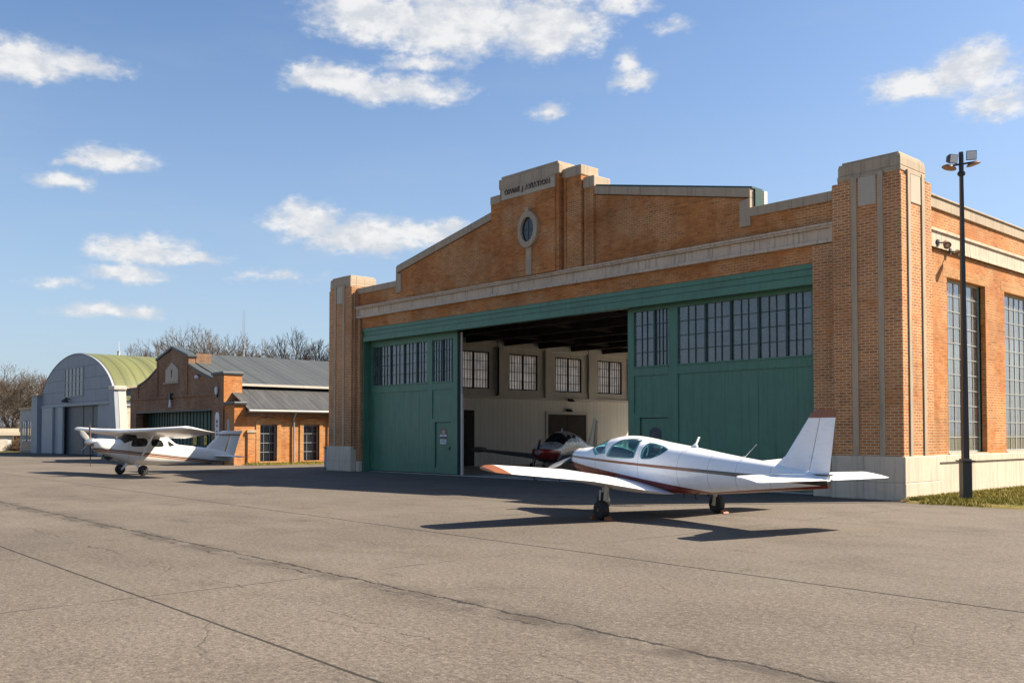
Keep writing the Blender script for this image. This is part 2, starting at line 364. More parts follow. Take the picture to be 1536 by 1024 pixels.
# ------------------------------------------------------------------ ground
def asphalt():
    m, t = newmat('worn_asphalt'); p = t.pos(); x, y, z = t.sep(p)
    a = t.noise(p, .11, 5, .6); b = t.noise(p, .9, 6, .65); c = t.noise(p, 17, 3, .7); g = t.noise(p, 48, 2, .7)
    col = t.mix(t.rng(a, .36, .66), (.104,.087,.071), (.140,.118,.095))
    col = t.mix(t.m('MULTIPLY', t.rng(b, .42, .68), .38), col, (.078,.060,.044))
    # lanes worn paler along the building
    ln = t.noise(t.scale(p, (.06, .9, 1)), 1, 4, .6)
    col = t.mix(t.m('MULTIPLY', t.rng(ln, .5, .72), .3), col, (.14,.112,.084))
    # broad weathered patches, each with its own soft edge
    pt = t.noise(t.scale(p, (.5, .8, 1)), .55, 7, .7)
    col = t.mix(t.m('MULTIPLY', t.rng(pt, .50, .62), .5), col, (.070,.057,.045))
    col = t.mix(t.m('MULTIPLY', t.rng(pt, .44, .36), .28), col, (.155,.132,.106))
    sp = t.m('ADD', t.m('MULTIPLY', c, .5), t.m('MULTIPLY', g, .5))
    col = t.mix(t.m('MULTIPLY', t.rng(sp, .50, .41), .62), col, (.038,.031,.026))
    col = t.mix(t.m('MULTIPLY', t.rng(sp, .53, .62), .58), col, (.225,.195,.158))
    wob = t.m('MULTIPLY', t.m('SUBTRACT', t.noise(p, .5, 5, .6), .5), .35)
    wob2 = t.m('MULTIPLY', t.m('SUBTRACT', t.noise(p, 2.2, 5, .7), .5), .26)
    def line(coord, at, w, ww, wk=1):
        q = t.m('ABSOLUTE', t.m('SUBTRACT', t.m('ADD', coord, t.m('MULTIPLY', ww, wk)), at))
        return t.rng(q, w*1.6, w*.5)
    mask = None
    def acc(k, s=1):
        nonlocal mask
        k = t.m('MULTIPLY', k, s); mask = k if mask is None else t.m('MAXIMUM', mask, k)
    y2 = t.m('ADD', y, t.m('MULTIPLY', x, .021))
    acc(line(y2, -19.56, .015, wob, .12), .85)
    acc(line(t.m('ADD', y, t.m('MULTIPLY', x, .036)), -13.42, .022, wob, .35), .95)
    acc(line(y2, -6.6, .03, wob, .5), .35)
    brk = t.rng(t.noise(p, 1.4, 3, .6), .32, .44)
    acc(t.m('MULTIPLY', line(y2, -17.22, .02, wob2, 1.3), brk), .9)
    acc(t.m('MULTIPLY', line(y2, -17.42, .016, wob2, 1.8), t.rng(t.noise(p, 1.1, 3, .6), .45, .55)), .8)
    acc(t.m('MULTIPLY', line(y2, -18.5, .012, wob2, 1.6), t.rng(t.noise(p, .8, 3, .6), .5, .6)), .6)
    for at, w, s in ((1.08,.014,.75), (-3.66,.012,.6), (-8.1,.02,.5), (-5.4,.02,.4), (-14.5,.025,.4), (-22,.03,.4)):
        acc(t.m('MULTIPLY', line(x, at, w, wob, .5), t.rng(t.noise(p, .7, 3, .6), .40, .55)), s)
    # hairline cracks
    wp = t.vm('ADD', p, t.vm('MULTIPLY', t.vm('SUBTRACT', t.n('ShaderNodeTexNoise').outputs[1], (.5,.5,.5)).outputs[0], (.0,.0,.0)).outputs[0]).outputs[0]
    nz = t.n('ShaderNodeTexNoise'); t.set(nz.inputs['Vector'], p); nz.inputs['Scale'].default_value = 1.1; nz.inputs['Detail'].default_value = 5
    wp = t.vm('ADD', p, t.vm('MULTIPLY', nz.outputs[1], (.9,.9,0)).outputs[0]).outputs[0]
    vo = t.n('ShaderNodeTexVoronoi', feature='DISTANCE_TO_EDGE'); t.set(vo.inputs['Vector'], t.scale(wp, (.34,.42,0))); vo.inputs['Scale'].default_value = 1
    acc(t.m('MULTIPLY', t.rng(vo.outputs['Distance'], .006, .001), t.rng(t.noise(p, .45, 3, .6), .46, .58)), .30)
    # tar-dark bleeding round the rough crack
    q = t.m('ABSOLUTE', t.m('SUBTRACT', t.m('ADD', y2, wob2), -17.3))
    halo = t.m('MULTIPLY', t.rng(q, .42, .0), t.rng(t.noise(p, 1.6, 5, .65), .38, .58))
    col = t.mix(t.m('MULTIPLY', halo, .75), col, (.04,.032,.026))
    oil = t.m('MULTIPLY', t.rng(t.noise(t.scale(p, (.6, 1.3, 1)), .8, 6, .65), .60, .72), .6)
    col = t.mix(oil, col, (.05,.04,.031))
    col = t.mix(mask, col, (.015,.012,.010))
    h = t.m('SUBTRACT', sp, t.m('MULTIPLY', mask, 1.6))
    t.pbr(col, t.rng(b, .3, .7, .82, .95), 0, t.bump(h, .55, .012), .25)
    return m
def soil(name, a, b, sc=1.5):
    m, t = newmat(name); p = t.pos()
    c = t.mix(t.rng(t.noise(p, sc, 6, .65), .35, .65), a, b)
    c = t.mix(t.m('MULTIPLY', t.rng(t.noise(p, sc*14, 3, .7), .45, .65), .5), c, lum(b, .45))
    t.pbr(c, .95, 0, t.bump(t.noise(p, 30, 3), .6, .02), .1); return m
M['asphalt'] = asphalt()
M['field'] = soil('grass_field', (.10,.10,.022), (.15,.12,.045), .3)
M['lawn'] = soil('lawn_soil', (.12,.115,.022), (.19,.14,.05), 1.8)

MB().prism([(-900,-700),(700,-700),(700,900),(-900,900)], -.5, -.06, 'z').build('ground', M['field'], kind='structure')
MB().prism([(-84,-300),(300,-300),(300,40),(-30,60),(-84,16)], -.06, 0, 'z').build('apron', M['asphalt'], kind='structure')
# lawn beside the side wall: a low bank with an irregular edge
mb = MB()
edge = [(.02,-.30),(.3,-.52),(.8,-.58),(1.5,-.55),(2.2,-.64),(3.0,-.62),(4.2,-.70),(6,-.66),(9,-.72),(14,-.70),(22,-.75)]
top = []
for (ex, ey) in edge:
    top.append([(ex, ey, .002), (ex, ey+.15, .035), (ex, ey+1.5, .05), (ex, 8, .06), (ex, 45, .06)])
mb.grid(top).build('lawn', M['lawn'], kind='structure')
MB().prism([(-37.0,1.0),(-36.0,.55),(-35.2,2.0),(-35.0,5.5),(-35.0,22),(-37.0,22)], .0, .02, 'z').build('verge', M['lawn'], kind='structure')

def blade_mat(name, a, b):
    m, t = newmat(name); p = t.pos()
    c = t.mix(t.rng(t.noise(p, 2.2, 4, .6), .35, .65), a, b)
    c = t.mix(t.m('MULTIPLY', t.rng(t.noise(p, 33, 2, .6), .45, .7), .6), c, (.34,.26,.09))
    t.pbr(c, .8, 0, None, .2); return m
M['blade'] = blade_mat('grass_blades', (.165,.165,.018), (.25,.21,.04))
M['leaf'] = blade_mat('fallen_leaves', (.12,.055,.024), (.19,.10,.045))
def grass(name, pts, mat, h0, h1, **k):
    mb = MB(); rnd = random.Random(5)
    for (x, y, z) in pts:
        a = rnd.random()*2*PI; h = rnd.uniform(h0, h1); w = rnd.uniform(.006, .013); l = rnd.uniform(.2, .9)*h
        dx, dy = math.cos(a), math.sin(a)
        mb._add([(x-dy*w, y+dx*w, z), (x+dy*w, y-dx*w, z), (x+dx*l, y+dy*l, z+h)], [(0,1,2)])
    return mb.build(name, mat, normals=False, kind='stuff', **k)
rnd = random.Random(3); pts = []
while len(pts) < 30000:
    x = rnd.random()**1.7*9; y = -.66 + rnd.random()**1.5*9.5
    if y < .0 and rnd.random() < .35: continue
    if x < .02 + max(0, -(y+.3))*.7: continue
    if -.35 < y < 2.0 and x < .07: continue
    if noise.noise(Vector((x*1.3, y*1.3, 4))) < -.28 + .25*(1 if y < -.2 else 0) - .1: continue
    if abs(x-1.08) < .2 and abs(y-1.04) < .2: continue
    pts.append((x, y, .02 + .035*min(1, max(0, y+.6)*2)))
grass('grass_blades', pts, M['blade'], .035, .10)
pts = [(-36.55+rnd.random()**2*1.1, .5+rnd.random()*6.5, .02) for _ in range(2600)]
pts += [(-36.9+rnd.random()*1.3, .35+rnd.random()*.5, .02) for _ in range(500)]
grass('weeds', pts, M['blade'], .05, .16)
pts = [(-84-rnd.random()*7, -6+rnd.random()*9, 0.0) for _ in range(3000)]
mb = MB()
for _ in range(420):
    x, y = .15+rnd.random()**1.3*3.2, -.62+rnd.random()**2*1.6
    a = rnd.random()*6.28; s_ = rnd.uniform(.012,.035); z = .05
    mb._add([(x,y,z),(x+math.cos(a)*s_,y+math.sin(a)*s_,z+rnd.random()*.02),(x+math.cos(a+1.4)*s_,y+math.sin(a+1.4)*s_,z+rnd.random()*.02)], [(0,1,2)])
mb.build('leaf_litter', M['leaf'], normals=False, kind='stuff')
# ------------------------------------------------------------------ the main brick hangar
H = thing('brick_hangar', 'large orange brick aircraft hangar with stepped stone-capped gable and green sliding doors', 'hangar', (-13.5, 0, 0))
HP = Vector((-13.5, 0, 0))
def hb(mb, name, mat, parent=None, each=False, **k):
    """link a part built in world coordinates under the hangar (or one of its parts)"""
    mb.v = [(x+13.5, y, z) for x, y, z in mb.v]
    return (mb.pieces if each else mb.build)(name, mat, parent or H, **k)
XL, XR, ZO = -25.16, -2.63, 6.43          # the door opening
YF = .35                                   # face of the front wall
# front wall with its stepped and sloped head
prof = [(-25.5,0),(XL,0),(XL,ZO),(XR,ZO),(XR,0),(-1.85,0),(-1.85,8.04),(-4.72,8.04),(-4.72,8.60),(-11.0,9.88),(-16.1,9.88),(-22.40,8.60),(-22.40,8.02),(-25.5,8.02)]
wall = hb(MB().prism(prof, YF, .80, 'y'), 'wall', M['brick'])
mb = MB()                                  # side wall towards the lawn, with four tall window openings
SX = -.15; WY = [(2.99+4.07*k, 5.62+4.07*k) for k in range(4)]; WZ0, WZ1 = 1.16, 6.02
ys = [1.75] + [v for w in WY for v in w] + [24.0]
for i in range(0, len(ys), 2): mb.box(-.55, SX, ys[i], ys[i+1], 1.12, WZ1)
mb.box(-.55, SX, 1.75, 24, WZ1, 6.72); mb.box(-.55, SX, 1.75, 24, 7.24, 7.80)
hb(mb, 'side_wall', M['brick'])
mb = MB()                                  # soldier course over each window, a shade proud
for a, b in WY: mb.box(-.3, SX+.004, a-.25, b+.25, WZ1+.002, WZ1+.30)
hb(mb, 'window_head', M['brick_pale'], each=True)
mb = MB()
mb.box(-.55, SX+.05, 1.75, 24.05, 7.80, 8.10); mb.box(-.58, SX+.085, 1.76, 24.08, 8.10, 8.15)
hb(mb, 'parapet_coping', M['lime'], bevel=.012)
mb = MB(); mb.box(-.55, SX+.06, 1.75, 24.05, 6.72, 7.16); mb.box(-.55, SX+.10, 1.76, 24.06, 7.16, 7.24); mb.box(-.55, SX+.075, 1.755, 24.05, 6.72, 6.80)
hb(mb, 'side_band', M['band'], bevel=.01)
mb = MB()
mb.box(-.6, -.02, 1.80, 24.1, 0, .93)
yy = 1.80
mb.box(-.58, .02, 1.80, 24.1, .93, 1.12)
hb(mb, 'side_plinth', M['concrete'], bevel=.012)
mb = MB(); xs = [-27.2] + [v for k in range(5) for v in (-25.9+5.2*k, -21.4+5.2*k)] + [-.5]
for i in range(0, len(xs), 2): mb.box(xs[i], xs[i+1], 24.0, 24.35, .3, 6.1)
mb.box(-27.2, -.5, 24.0, 24.35, 0, .3).box(-27.2, -.5, 24.0, 24.35, 6.1, 8.1)
hb(mb, 'rear_wall', M['brick'])
for k in range(5):  # rear windows are unseen, added to let sun into the interior
    a = -25.9+5.2*k; mb = MB()
    for i in range(7): mb.box(a+.75*i-.03, a+.75*i+.03, 24.1, 24.16, .3, 6.1)
    for i in range(9): mb.box(a, a+4.5, 24.11, 24.15, .3+.725*i-.02, .3+.725*i+.02)
    w = hb(mb, 'rear_window', M['muntin'])
    hb(MB().box(a, a+4.5, 24.125, 24.13, .3, 6.1), 'pane', M['glass_added_rear'], w)
# windows of the side wall: pale steel lattices, teal side frames
for i, (a, b) in enumerate(WY):
    mb = MB(); X = SX-.20
    mb.box(X-.02, X+.02, a, a+.05, WZ0, WZ1); mb.box(X-.02, X+.02, b-.06, b, WZ0, WZ1)
    mb.box(X-.02, X+.02, a+.05, b-.06, WZ0, WZ0+.06); mb.box(X-.02, X+.02, a+.05, b-.06, WZ1-.06, WZ1)
    nc, nr = 6, 11
    for c in range(1, nc):
        y = a+.05+(b-a-.11)*c/nc; w = .022 if c != 3 else .045
        mb.box(X-.014, X+.016, y-w/2, y+w/2, WZ0+.06, WZ1-.06)
    for r in range(1, nr):
        z = WZ0+(WZ1-WZ0)*r/nr
        mb.box(X-.012, X+.020, a+.05, b-.06, z-.012, z+.012)
    w = hb(mb, 'window', M['muntin'])
    hb(MB().box(X-.006, X-.002, a+.04, b-.04, WZ0+.04, WZ1-.04), 'pane', M['glass_side'], w)
    hb(MB().box(X-.05, X+.06, b, b+.001+.03, WZ0, WZ1).box(X-.05, X+.03, b-.05, b-.001, WZ0, WZ1), 'jamb', M['green'], w)
    hb(MB().box(X-.1, SX+.03, a, b, WZ0-.04, WZ0), 'sill', M['lime'], w)
# copings of the front
def slope(x0, z0, x1, z1, t): return [(x0,z0),(x1,z1),(x1,z1+t),(x0,z0+t)]
mb = MB(); y0, y1 = YF-.06, .86
mb.prism([(-1.86,8.04),(-4.66,8.04),(-4.66,8.31),(-1.86,8.31)], y0, y1, 'y')
mb.prism([(-22.46,8.02),(-25.5,8.02),(-25.5,8.29),(-22.46,8.29)], y0, y1, 'y')
mb.prism([(-4.66,7.78),(-5.02,7.78),(-5.02,8.54),(-4.66,8.61)], YF-.062, y1, 'y')
mb.prism([(-22.46,7.76),(-22.10,7.76),(-22.10,8.54),(-22.46,8.61)], YF-.062, y1, 'y')
mb.prism(slope(-4.66,8.612,-10.9,9.885,.27), y0, y1, 'y')
mb.prism(slope(-22.46,8.612,-16.2,9.885,.27), y0, y1, 'y')
hb(mb, 'coping', M['lime'], bevel=.012, each=True)
mb = MB()
mb.prism(slope(-4.63,8.885,-10.8,10.15,.055), YF+.0, .92, 'y'); mb.prism(slope(-22.49,8.885,-16.2,10.15,.055), YF+.0, .92, 'y')
mb.box(-4.655, -4.60, YF+.14, .95, 8.32, 8.88)
hb(mb, 'flashing', M['green_dark'], each=True)
hb(MB().box(-4.85, -4.60, .96, 1.12, 8.0, 8.90), 'white_metal_lit_return', M['white_metal'])  # sunlit return of the raised parapet, its brightness put in as white
# stone band under the gable: sunk field between two mouldings
mb = MB()
mb.box(-25.5, -1.86, YF-.10, .5, 7.00, 7.30)
mb.box(-25.52, -1.84, YF-.20, .5, 7.30, 7.36); mb.box(-25.54, -1.82, YF-.24, .5, 7.36, 7.42)
mb.box(-25.52, -1.84, YF-.15, .5, 6.90, 7.00)
for x in (-25.5, -2.06): mb.box(x-.03, x+.22, YF-.17, .5, 6.89, 7.45)
hb(mb, 'stone_band', M['band'], bevel=.012)
# brick piers flanking the opening, plinth stones
mb = MB(); mb.box(-25.42, XL+.0, .24, YF, 0.45, 6.86); mb.box(XR, -1.88, .24, YF, .45, 6.86)
hb(mb, 'jamb_pier', M['brick_tower'], each=True)
mb = MB(); mb.box(-25.40, XL+.02, .20, YF+.02, 0, .45); mb.box(XR-.02, -1.86, .20, YF+.02, 0, .45)
hb(mb, 'jamb_plinth', M['concrete'], bevel=.01, each=True)
# centre of the gable
mb = MB()
mb.box(-15.46, -12.34, .10, .95, 7.43, 10.85)
mb.box(-15.30, -12.50, .04, .10, 7.43, 10.40)
mb.box(-16.10, -15.55, .20, .86, 7.43, 10.40)
mb.box(-15.51, -15.50, .33, .90, 7.43, 10.70)
mb.box(-12.25, -12.11, .24, .90, 7.43, 10.70)
mb.box(-15.9, -11.5, .42, .84, 9.86, 10.55)
mb.box(-12.02, -11.34, .17, 1.0, 7.43, 10.62)
mb.box(-11.28, -10.84, .25, 1.05, 7.43, 10.12)
hb(mb, 'gable_pier', M['brick'], each=True)
mb = MB()
mb.box(-15.50, -12.30, .06, 1.0, 10.85, 11.22); mb.box(-15.40, -12.40, .10, .96, 11.22, 11.33)
mb.box(-16.12, -15.53, .17, .88, 10.40, 10.72)
mb.box(-15.56, -15.46, .24, .92, 10.70, 10.98)
mb.box(-12.34, -12.02, .26, .92, 10.70, 11.02)
mb.box(-12.05, -11.31, .13, 1.03, 10.62, 10.98); mb.box(-11.31, -10.80, .23, 1.08, 10.12, 10.52)
hb(mb, 'gable_cap', M['lime'], bevel=.03, each=True)
hb(MB().box(-15.30, -12.50, .018, .10, 10.402, 10.86), 'inscription_stone', M['lime_panel'], bevel=.01)
mb = MB()
mb.box(-15.30, -12.50, .0, .018, 10.80, 10.86)
hb(mb, 'inscription_ledge', M['lime'])
fc = bpy.data.curves.new('inscription', 'FONT'); fc.body = 'OPARE J AVIATION'; fc.size = .255; fc.extrude = .02; fc.align_x = 'CENTER'; fc.space_character = 1.12; fc.offset = .006
fo = bpy.data.objects.new('inscription', fc); C.objects.link(fo); fo.parent = H; fo.location = (-13.9+13.5, .0, 10.575); fo.rotation_euler = (PI/2, 0, 0)
fc.materials.append(M['bronze'])
bpy.context.view_layer.update()
im = bpy.data.meshes.new_from_object(fo.evaluated_get(bpy.context.evaluated_depsgraph_get())); fm = fo.matrix_basis.copy(); bpy.data.objects.remove(fo)
fo = bpy.data.objects.new('inscription', im); C.objects.link(fo); fo.parent = H; fo.matrix_basis = fm
# round-headed oculus
def ellipse(cx, cz, a, b, n=40): return [(cx+a*math.cos(2*PI*k/n), cz+b*math.sin(2*PI*k/n)) for k in range(n)]
M['oculus'] = glass('dusty_dark_glass', (.5,.5,.5), .0, .25, .1, (.012,.012,.014))
OX, OZ = -13.80, 9.08
mb = MB(); o1, o2 = ellipse(OX, OZ, .52, .66), ellipse(OX, OZ, .335, .45); n = 40
rings = []
for (pa, y) in ((o1, .045), (o1, -.09), (o2, -.09), (o2, .14)): rings.append([(p[0], y, p[1]) for p in pa])
mb.loft(rings, caps=False); mb.prism([(OX-.07, OZ+.62), (OX+.07, OZ+.62), (OX+.10, OZ+.80), (OX-.10, OZ+.80)], -.10, .045, 'y')
mb.box(OX-.13, OX+.13, -.005, .045, 7.43, 8.44)
hb(mb, 'oculus_surround', M['lime'], angle=30, smooth=True)
oc = hb(MB().prism(ellipse(OX, OZ, .34, .455), .005, .03, 'y'), 'oculus_pane', M['oculus'])
mb = MB(); mb.box(OX-.012, OX+.012, -.008, .004, OZ-.44, OZ+.44); mb.box(OX-.33, OX+.33, -.01, .003, OZ-.012, OZ+.012)
hb(mb, 'oculus_bar', M['muntin_dark'], oc)
# corner towers
def tower(x0, mirror):
    """x0 = left edge; 1.9 m wide. Details face the front and the right-hand side"""
    def X(a): return x0 + (1.9-a if mirror else a)
    def bx(mb, a, b, *r):
        p, q = sorted((X(a), X(b))); return mb.box(p, q, *r)
    mb = MB(); bx(mb, 0, 1.9, 0, 1.74, 1.12, 8.33); bx(mb, .15, 1.86, .035, 1.5, 8.33, 8.42)
    if mirror: bx(mb, -.10, .0, .10, 1.4, 1.0, 8.10)
    tw = hb(mb, 'tower', M['brick_tower'])
    mb = MB(); bx(mb, -.05, 1.96, -.06, 1.93, .45, 1.12); bx(mb, -.06, 1.97, -.07, 1.94, 0, .45)
    hb(mb, 'tower_base', M['concrete'], tw, bevel=.02)
    mb = MB(); bx(mb, .14, 1.88, .02, 1.47, 8.42, 8.55)
    bx(mb, .17, 1.86, .05, 1.44, 8.55, 8.86); bx(mb, .24, 1.80, .10, 1.38, 8.86, 8.93)
    bx(mb, .16, .46, .03, 1.46, 8.551, 8.80); bx(mb, 1.60, 1.875, .03, 1.46, 8.551, 8.80)
    bx(mb, .0, 1.9, 1.47, 1.76, 8.33, 8.37); bx(mb, 0, .14, 0, 1.76, 8.33, 8.37)
    hb(mb, 'tower_cap', M['lime'], tw, bevel=.03)
    for a, b in ((.55,.71), (1.28,1.43)):
        hb(bx(MB(), a, b, -.035, .1, 1.122, 8.48), 'stone_strip', M['lime'], tw, bevel=.008)
    hb(bx(MB(), .71, 1.28, -.022, .1, 8.42, 8.47), 'stone_lintel', M['lime'], tw)
    hb(bx(MB(), .75, 1.24, -.018, .1, 7.66, 8.42), 'stone_panel', M['lime_panel'], tw, bevel=.01)
    if not mirror:
        xr = x0+1.9
        for a, b in ((.32,.48), (1.12,1.28)):
            hb(MB().box(xr-.1, xr+.035, a, b, 1.122, 8.48), 'stone_strip', M['lime'], tw, bevel=.008)
        hb(MB().box(xr-.1, xr+.022, .48, 1.12, 8.40, 8.47), 'stone_lintel', M['lime'], tw)
        hb(MB().box(xr-.1, xr+.018, .52, 1.08, 7.66, 8.40), 'stone_panel', M['lime_panel'], tw, bevel=.01)
    return tw
tower(-1.9, False); tower(-27.38, True)
# green boxed header and jamb boards of the opening
mb = MB()
mb.box(XL, XR, .37, .62, 6.28, ZO); mb.box(XL+.02, XR-.02, .40, .62, 6.10, 6.275); mb.box(XL+.04, XR-.04, .36, .62, 5.84, 6.06)
mb.box(XL+.02, XR-.02, .42, .62, 6.06, 6.10); mb.box(XL+.02, XR-.02, .43, .62, 6.275, 6.28)
mb.box(XL, XL+.10, .40, .95, 0, 5.84); mb.box(XR-.08, XR, .40, .95, 0, 5.84)
mb.box(XL, XR, .62, .98, 5.95, 6.42)
hb(mb, 'door_header', M['green'], bevel=.006)
# sliding doors
YD = .78
def hangar_door(x0, x1, z1, splits, glz, rail, wick, label):
    """splits = (panel x-ranges with their window mullions); the leaf is a green boarded panel under a glazed strip"""
    mb = MB(); y0, y1 = YD, YD+.13
    (g0, g1) = glz; r0, r1 = rail
    xs = sorted({x0, x1} | {v for s in splits for v in (s[0], s[-1])})
    stiles = []; e = x0
    for s in splits: stiles.append((e, s[0])); e = s[-1]
    stiles.append((e, x1))
    for a, b in stiles: mb.box(a, b, y0, y1, .06, z1)
    for s in splits:
        a, b = s[0], s[-1]
        mb.box(a, b, y0+.001, y1, g1, z1); mb.box(a, b, y0+.001, y1, r0, g0); mb.box(a, b, y0+.012, y1, .06, .30)
        mb.box(a, b, y0-.03, y0+.03, g0-.05, g0)
    fr = hb(mb, 'hangar_door', M['green'], bevel=.006)
    w0, w1, wz = wick
    for s in splits:
        a, b = s[0], s[-1]
        has = a <= w0 and w1 <= b + .3
        zb = .30 if not has else wz+.16
        mb = MB(); nb = max(2, round((b-a)/.62)); 
        for k in range(nb):
            p, q = a+(b-a)*k/nb, a+(b-a)*(k+1)/nb
            mb.box(p+.003, q-.003, y0+.035, y1-.02, zb, r0)
        hb(mb, 'board_panel', M['green'], fr)
        if has:
            mb = MB(); mb.box(a, b, y0+.001, y1, wz, wz+.16); mb.box(a, w0, y0+.002, y1, .06, wz); mb.box(w1, b, y0+.002, y1, .06, wz)
            hb(mb, 'wicket_frame', M['green'], fr, bevel=.005)
            mb = MB(); mb.box(w0+.02, w1-.02, y0+.06, y1-.01, .08, wz-.02)
            mb.box(w0+.10, w1-.12, y0+.052, y0+.06, .85, .90)
            hb(mb, 'wicket_door', M['green'], fr)
            hb(MB().box(w0, w1, y1-.01, y1+.05, .06, wz), 'wicket_shadow_gap', M['dark'], fr)
            mb = MB(); mb.box(w1-.13, w1-.07, y0+.03, y0+.06, 1.0, 1.16); mb.tube((w1-.10,y0+.0,1.1),(w1-.10,y0+.05,1.1),.02); mb.tube((w1-.2,y0+.005,1.1),(w1-.09,y0+.005,1.1),.012)
            hb(mb, 'handle', M['black_metal'] if x0 < -15 else M['grey_metal'], fr)
        mb = MB(); yg = y0+.06
        for k in range(len(s)-1):
            p, q = s[k], s[k+1]
            if k: mb.box(p-.035, p+.035, y0+.015, y1-.01, g0, g1)
            for f in (.36, .62) if q-p > .7 else (.30, .55, .8):
                xx = p+(q-p)*f; mb.box(xx-.012, xx+.012, yg-.014, yg+.014, g0, g1)
            for r in range(1, 4):
                z = g0+(g1-g0)*r/4; mb.box(p+.02, q-.02, yg-.012, yg+.012, z-.011, z+.011)
        w = hb(mb, 'window', M['green_dark'], fr)
        hb(MB().box(a, b, yg+.0141, yg+.019, g0, g1), 'pane', M['glass_front'], w)
    return fr
hangar_door(-25.06, -18.84, 5.88, [(-24.93,-24.38,-23.55,-22.54,-21.62,-20.87),(-20.51,-19.83,-19.13)], (3.86,5.58), (3.52,3.82), (-20.33,-19.28,2.17), None)
hangar_door(-9.78, -2.74, 5.90, [(-9.52,-8.66,-8.07),(-7.70,-6.64,-5.70,-4.73,-3.79,-3.0)], (3.92,5.73), (3.60,3.90), (-9.28,-8.10,2.22), None)
hb(MB().box(-18.83, -18.70, YD+.03, YD+.16, .05, 5.80), 'door_edge', M['dark'])
hb(MB().box(-18.69, -18.57, YD+.05, YD+.12, .03, 3.3).box(-18.69,-18.63,YD+.05,YD+.12,3.3,5.8), 'door_post', M['cream'])
hb(MB().box(XL, XR, .70, 1.0, .0, .025), 'door_track', M['grey_metal'])
# inside: floor, long wall with four windows, ceiling with joists
hb(MB().box(-27.1, -.5, .72, 15, -.03, .006), 'hangar_floor', M['floor'])
hb(MB().box(-27.1, -.5, 15, 24, -.03, .006), 'bounce_floor', M['floor_bounce'])  # paler zone added to bounce light onto the inside walls
IW = -26.9; IWN = [(7.35+3.54*k-3.54, 9.49+3.54*k-3.54) for k in range(6)]; Z0, Z1 = 4.06, 6.02
ys = [.8] + [v for w in IWN for v in w] + [24.0]
mb = MB()
for i in range(0, len(ys), 2): mb.box(-27.2, IW, ys[i], ys[i+1], Z0, Z1)
mb.box(-27.2, IW, .8, 24, Z1, 7.95)
hb(mb, 'long_wall', M['inner_plain'])
hb(MB().box(-27.2, IW+.02, .8, 24, 0, 3.55), 'long_wall_boarding', M['inner_wall'])
hb(MB().box(-27.2, IW+.16, .8, 24, 3.55, 3.72).box(-27.2, IW+.05, .8, 24, 3.72, Z0), 'wall_rail', M['inner_plain'], bevel=.01)
mb = MB()
for k in range(5):
    yp = 9.49+3.54*k-3.54+.70; mb.box(IW, IW+.16, yp-.22, yp+.22, 3.72, 6.62)
hb(mb, 'pilaster', M['inner_plain'], each=True)
hb(MB().box(IW+.0, IW+.12, .8, 24, 6.32, 6.62), 'wall_beam', M['inner_plain'])
hb(MB().tube((IW+.2,9.95,3.8),(IW+.2,9.95,6.3),.05).tube((IW+.2,9.95,3.8),(IW+.06,9.95,3.72),.05), 'inside_downpipe', M['dark'])
for i, (a, b) in enumerate(IWN):
    mb = MB(); X = IW-.06
    mb.box(X-.03, X+.03, a, a+.07, Z0, Z1); mb.box(X-.03, X+.03, b-.07, b, Z0, Z1); mb.box(X-.03, X+.03, a+.07, b-.07, Z0, Z0+.06); mb.box(X-.03, X+.03, a+.07, b-.07, Z1-.06, Z1)
    c = (a+b)/2; mb.box(X-.03, X+.035, c-.06, c+.06, Z0+.06, Z1-.06)
    for r in range(1, 4):
        z = Z0+(Z1-Z0)*r/4; mb.box(X-.015, X+.018, a+.07, b-.07, z-.014, z+.014)
    for f in (.12,.22,.31,.40,.62,.72,.81,.90):
        y = a+(b-a)*f; mb.box(X-.013, X+.015, y-.011, y+.011, Z0+.06, Z1-.06)
    w = hb(mb, 'inside_window', M['dark'])
    hb(MB().box(X-.02, X-.016, a+.03, b-.03, Z0+.03, Z1-.03), 'pane', M['glass_in'], w)
mb = MB(); mb.box(IW+.025, IW+.05, 7.55, 8.42, .02, 2.92)
hb(mb, 'inside_doorway', M['dark'])
dd = hb(MB().box(IW+.022, IW+.06, 13.79, 15.33, .02, 2.78).box(IW+.022, IW+.06, 15.36, 16.88, .02, 2.78), 'inside_double_door', M['soffit'])
hb(MB().box(IW+.023, IW+.08, 13.62, 13.78, .02, 2.95).box(IW+.023, IW+.08, 16.89, 17.05, .02, 2.95).box(IW+.023, IW+.08, 13.78, 16.89, 2.79, 2.95), 'door_trim', M['inner_plain'], dd)
hb(MB().box(-27.0, -.5, .98, 24, 6.72, 6.82), 'ceiling', M['soffit'])
mb = MB()
for k in range(9): mb.box(-26.8, -.6, 2.6+2.6*k, 2.75+2.6*k, 6.40, 6.72)
for k in range(5): mb.box(-24+5*k, -23.86+5*k, 1.0, 24, 6.50, 6.719)
hb(mb, 'roof_joist', M['soffit'], each=True)
rl = lambda x: 9.95-.2*abs(x+13.55)
hb(MB().prism([(-27.2,rl(-27.2)-.15),(-13.55,rl(-13.55)-.15),(-.5,rl(-.5)-.15),(-.5,rl(-.5)),(-13.55,rl(-13.55)),(-27.2,rl(-27.2))], .95, 24.3, 'y'), 'roof', M['roof'])
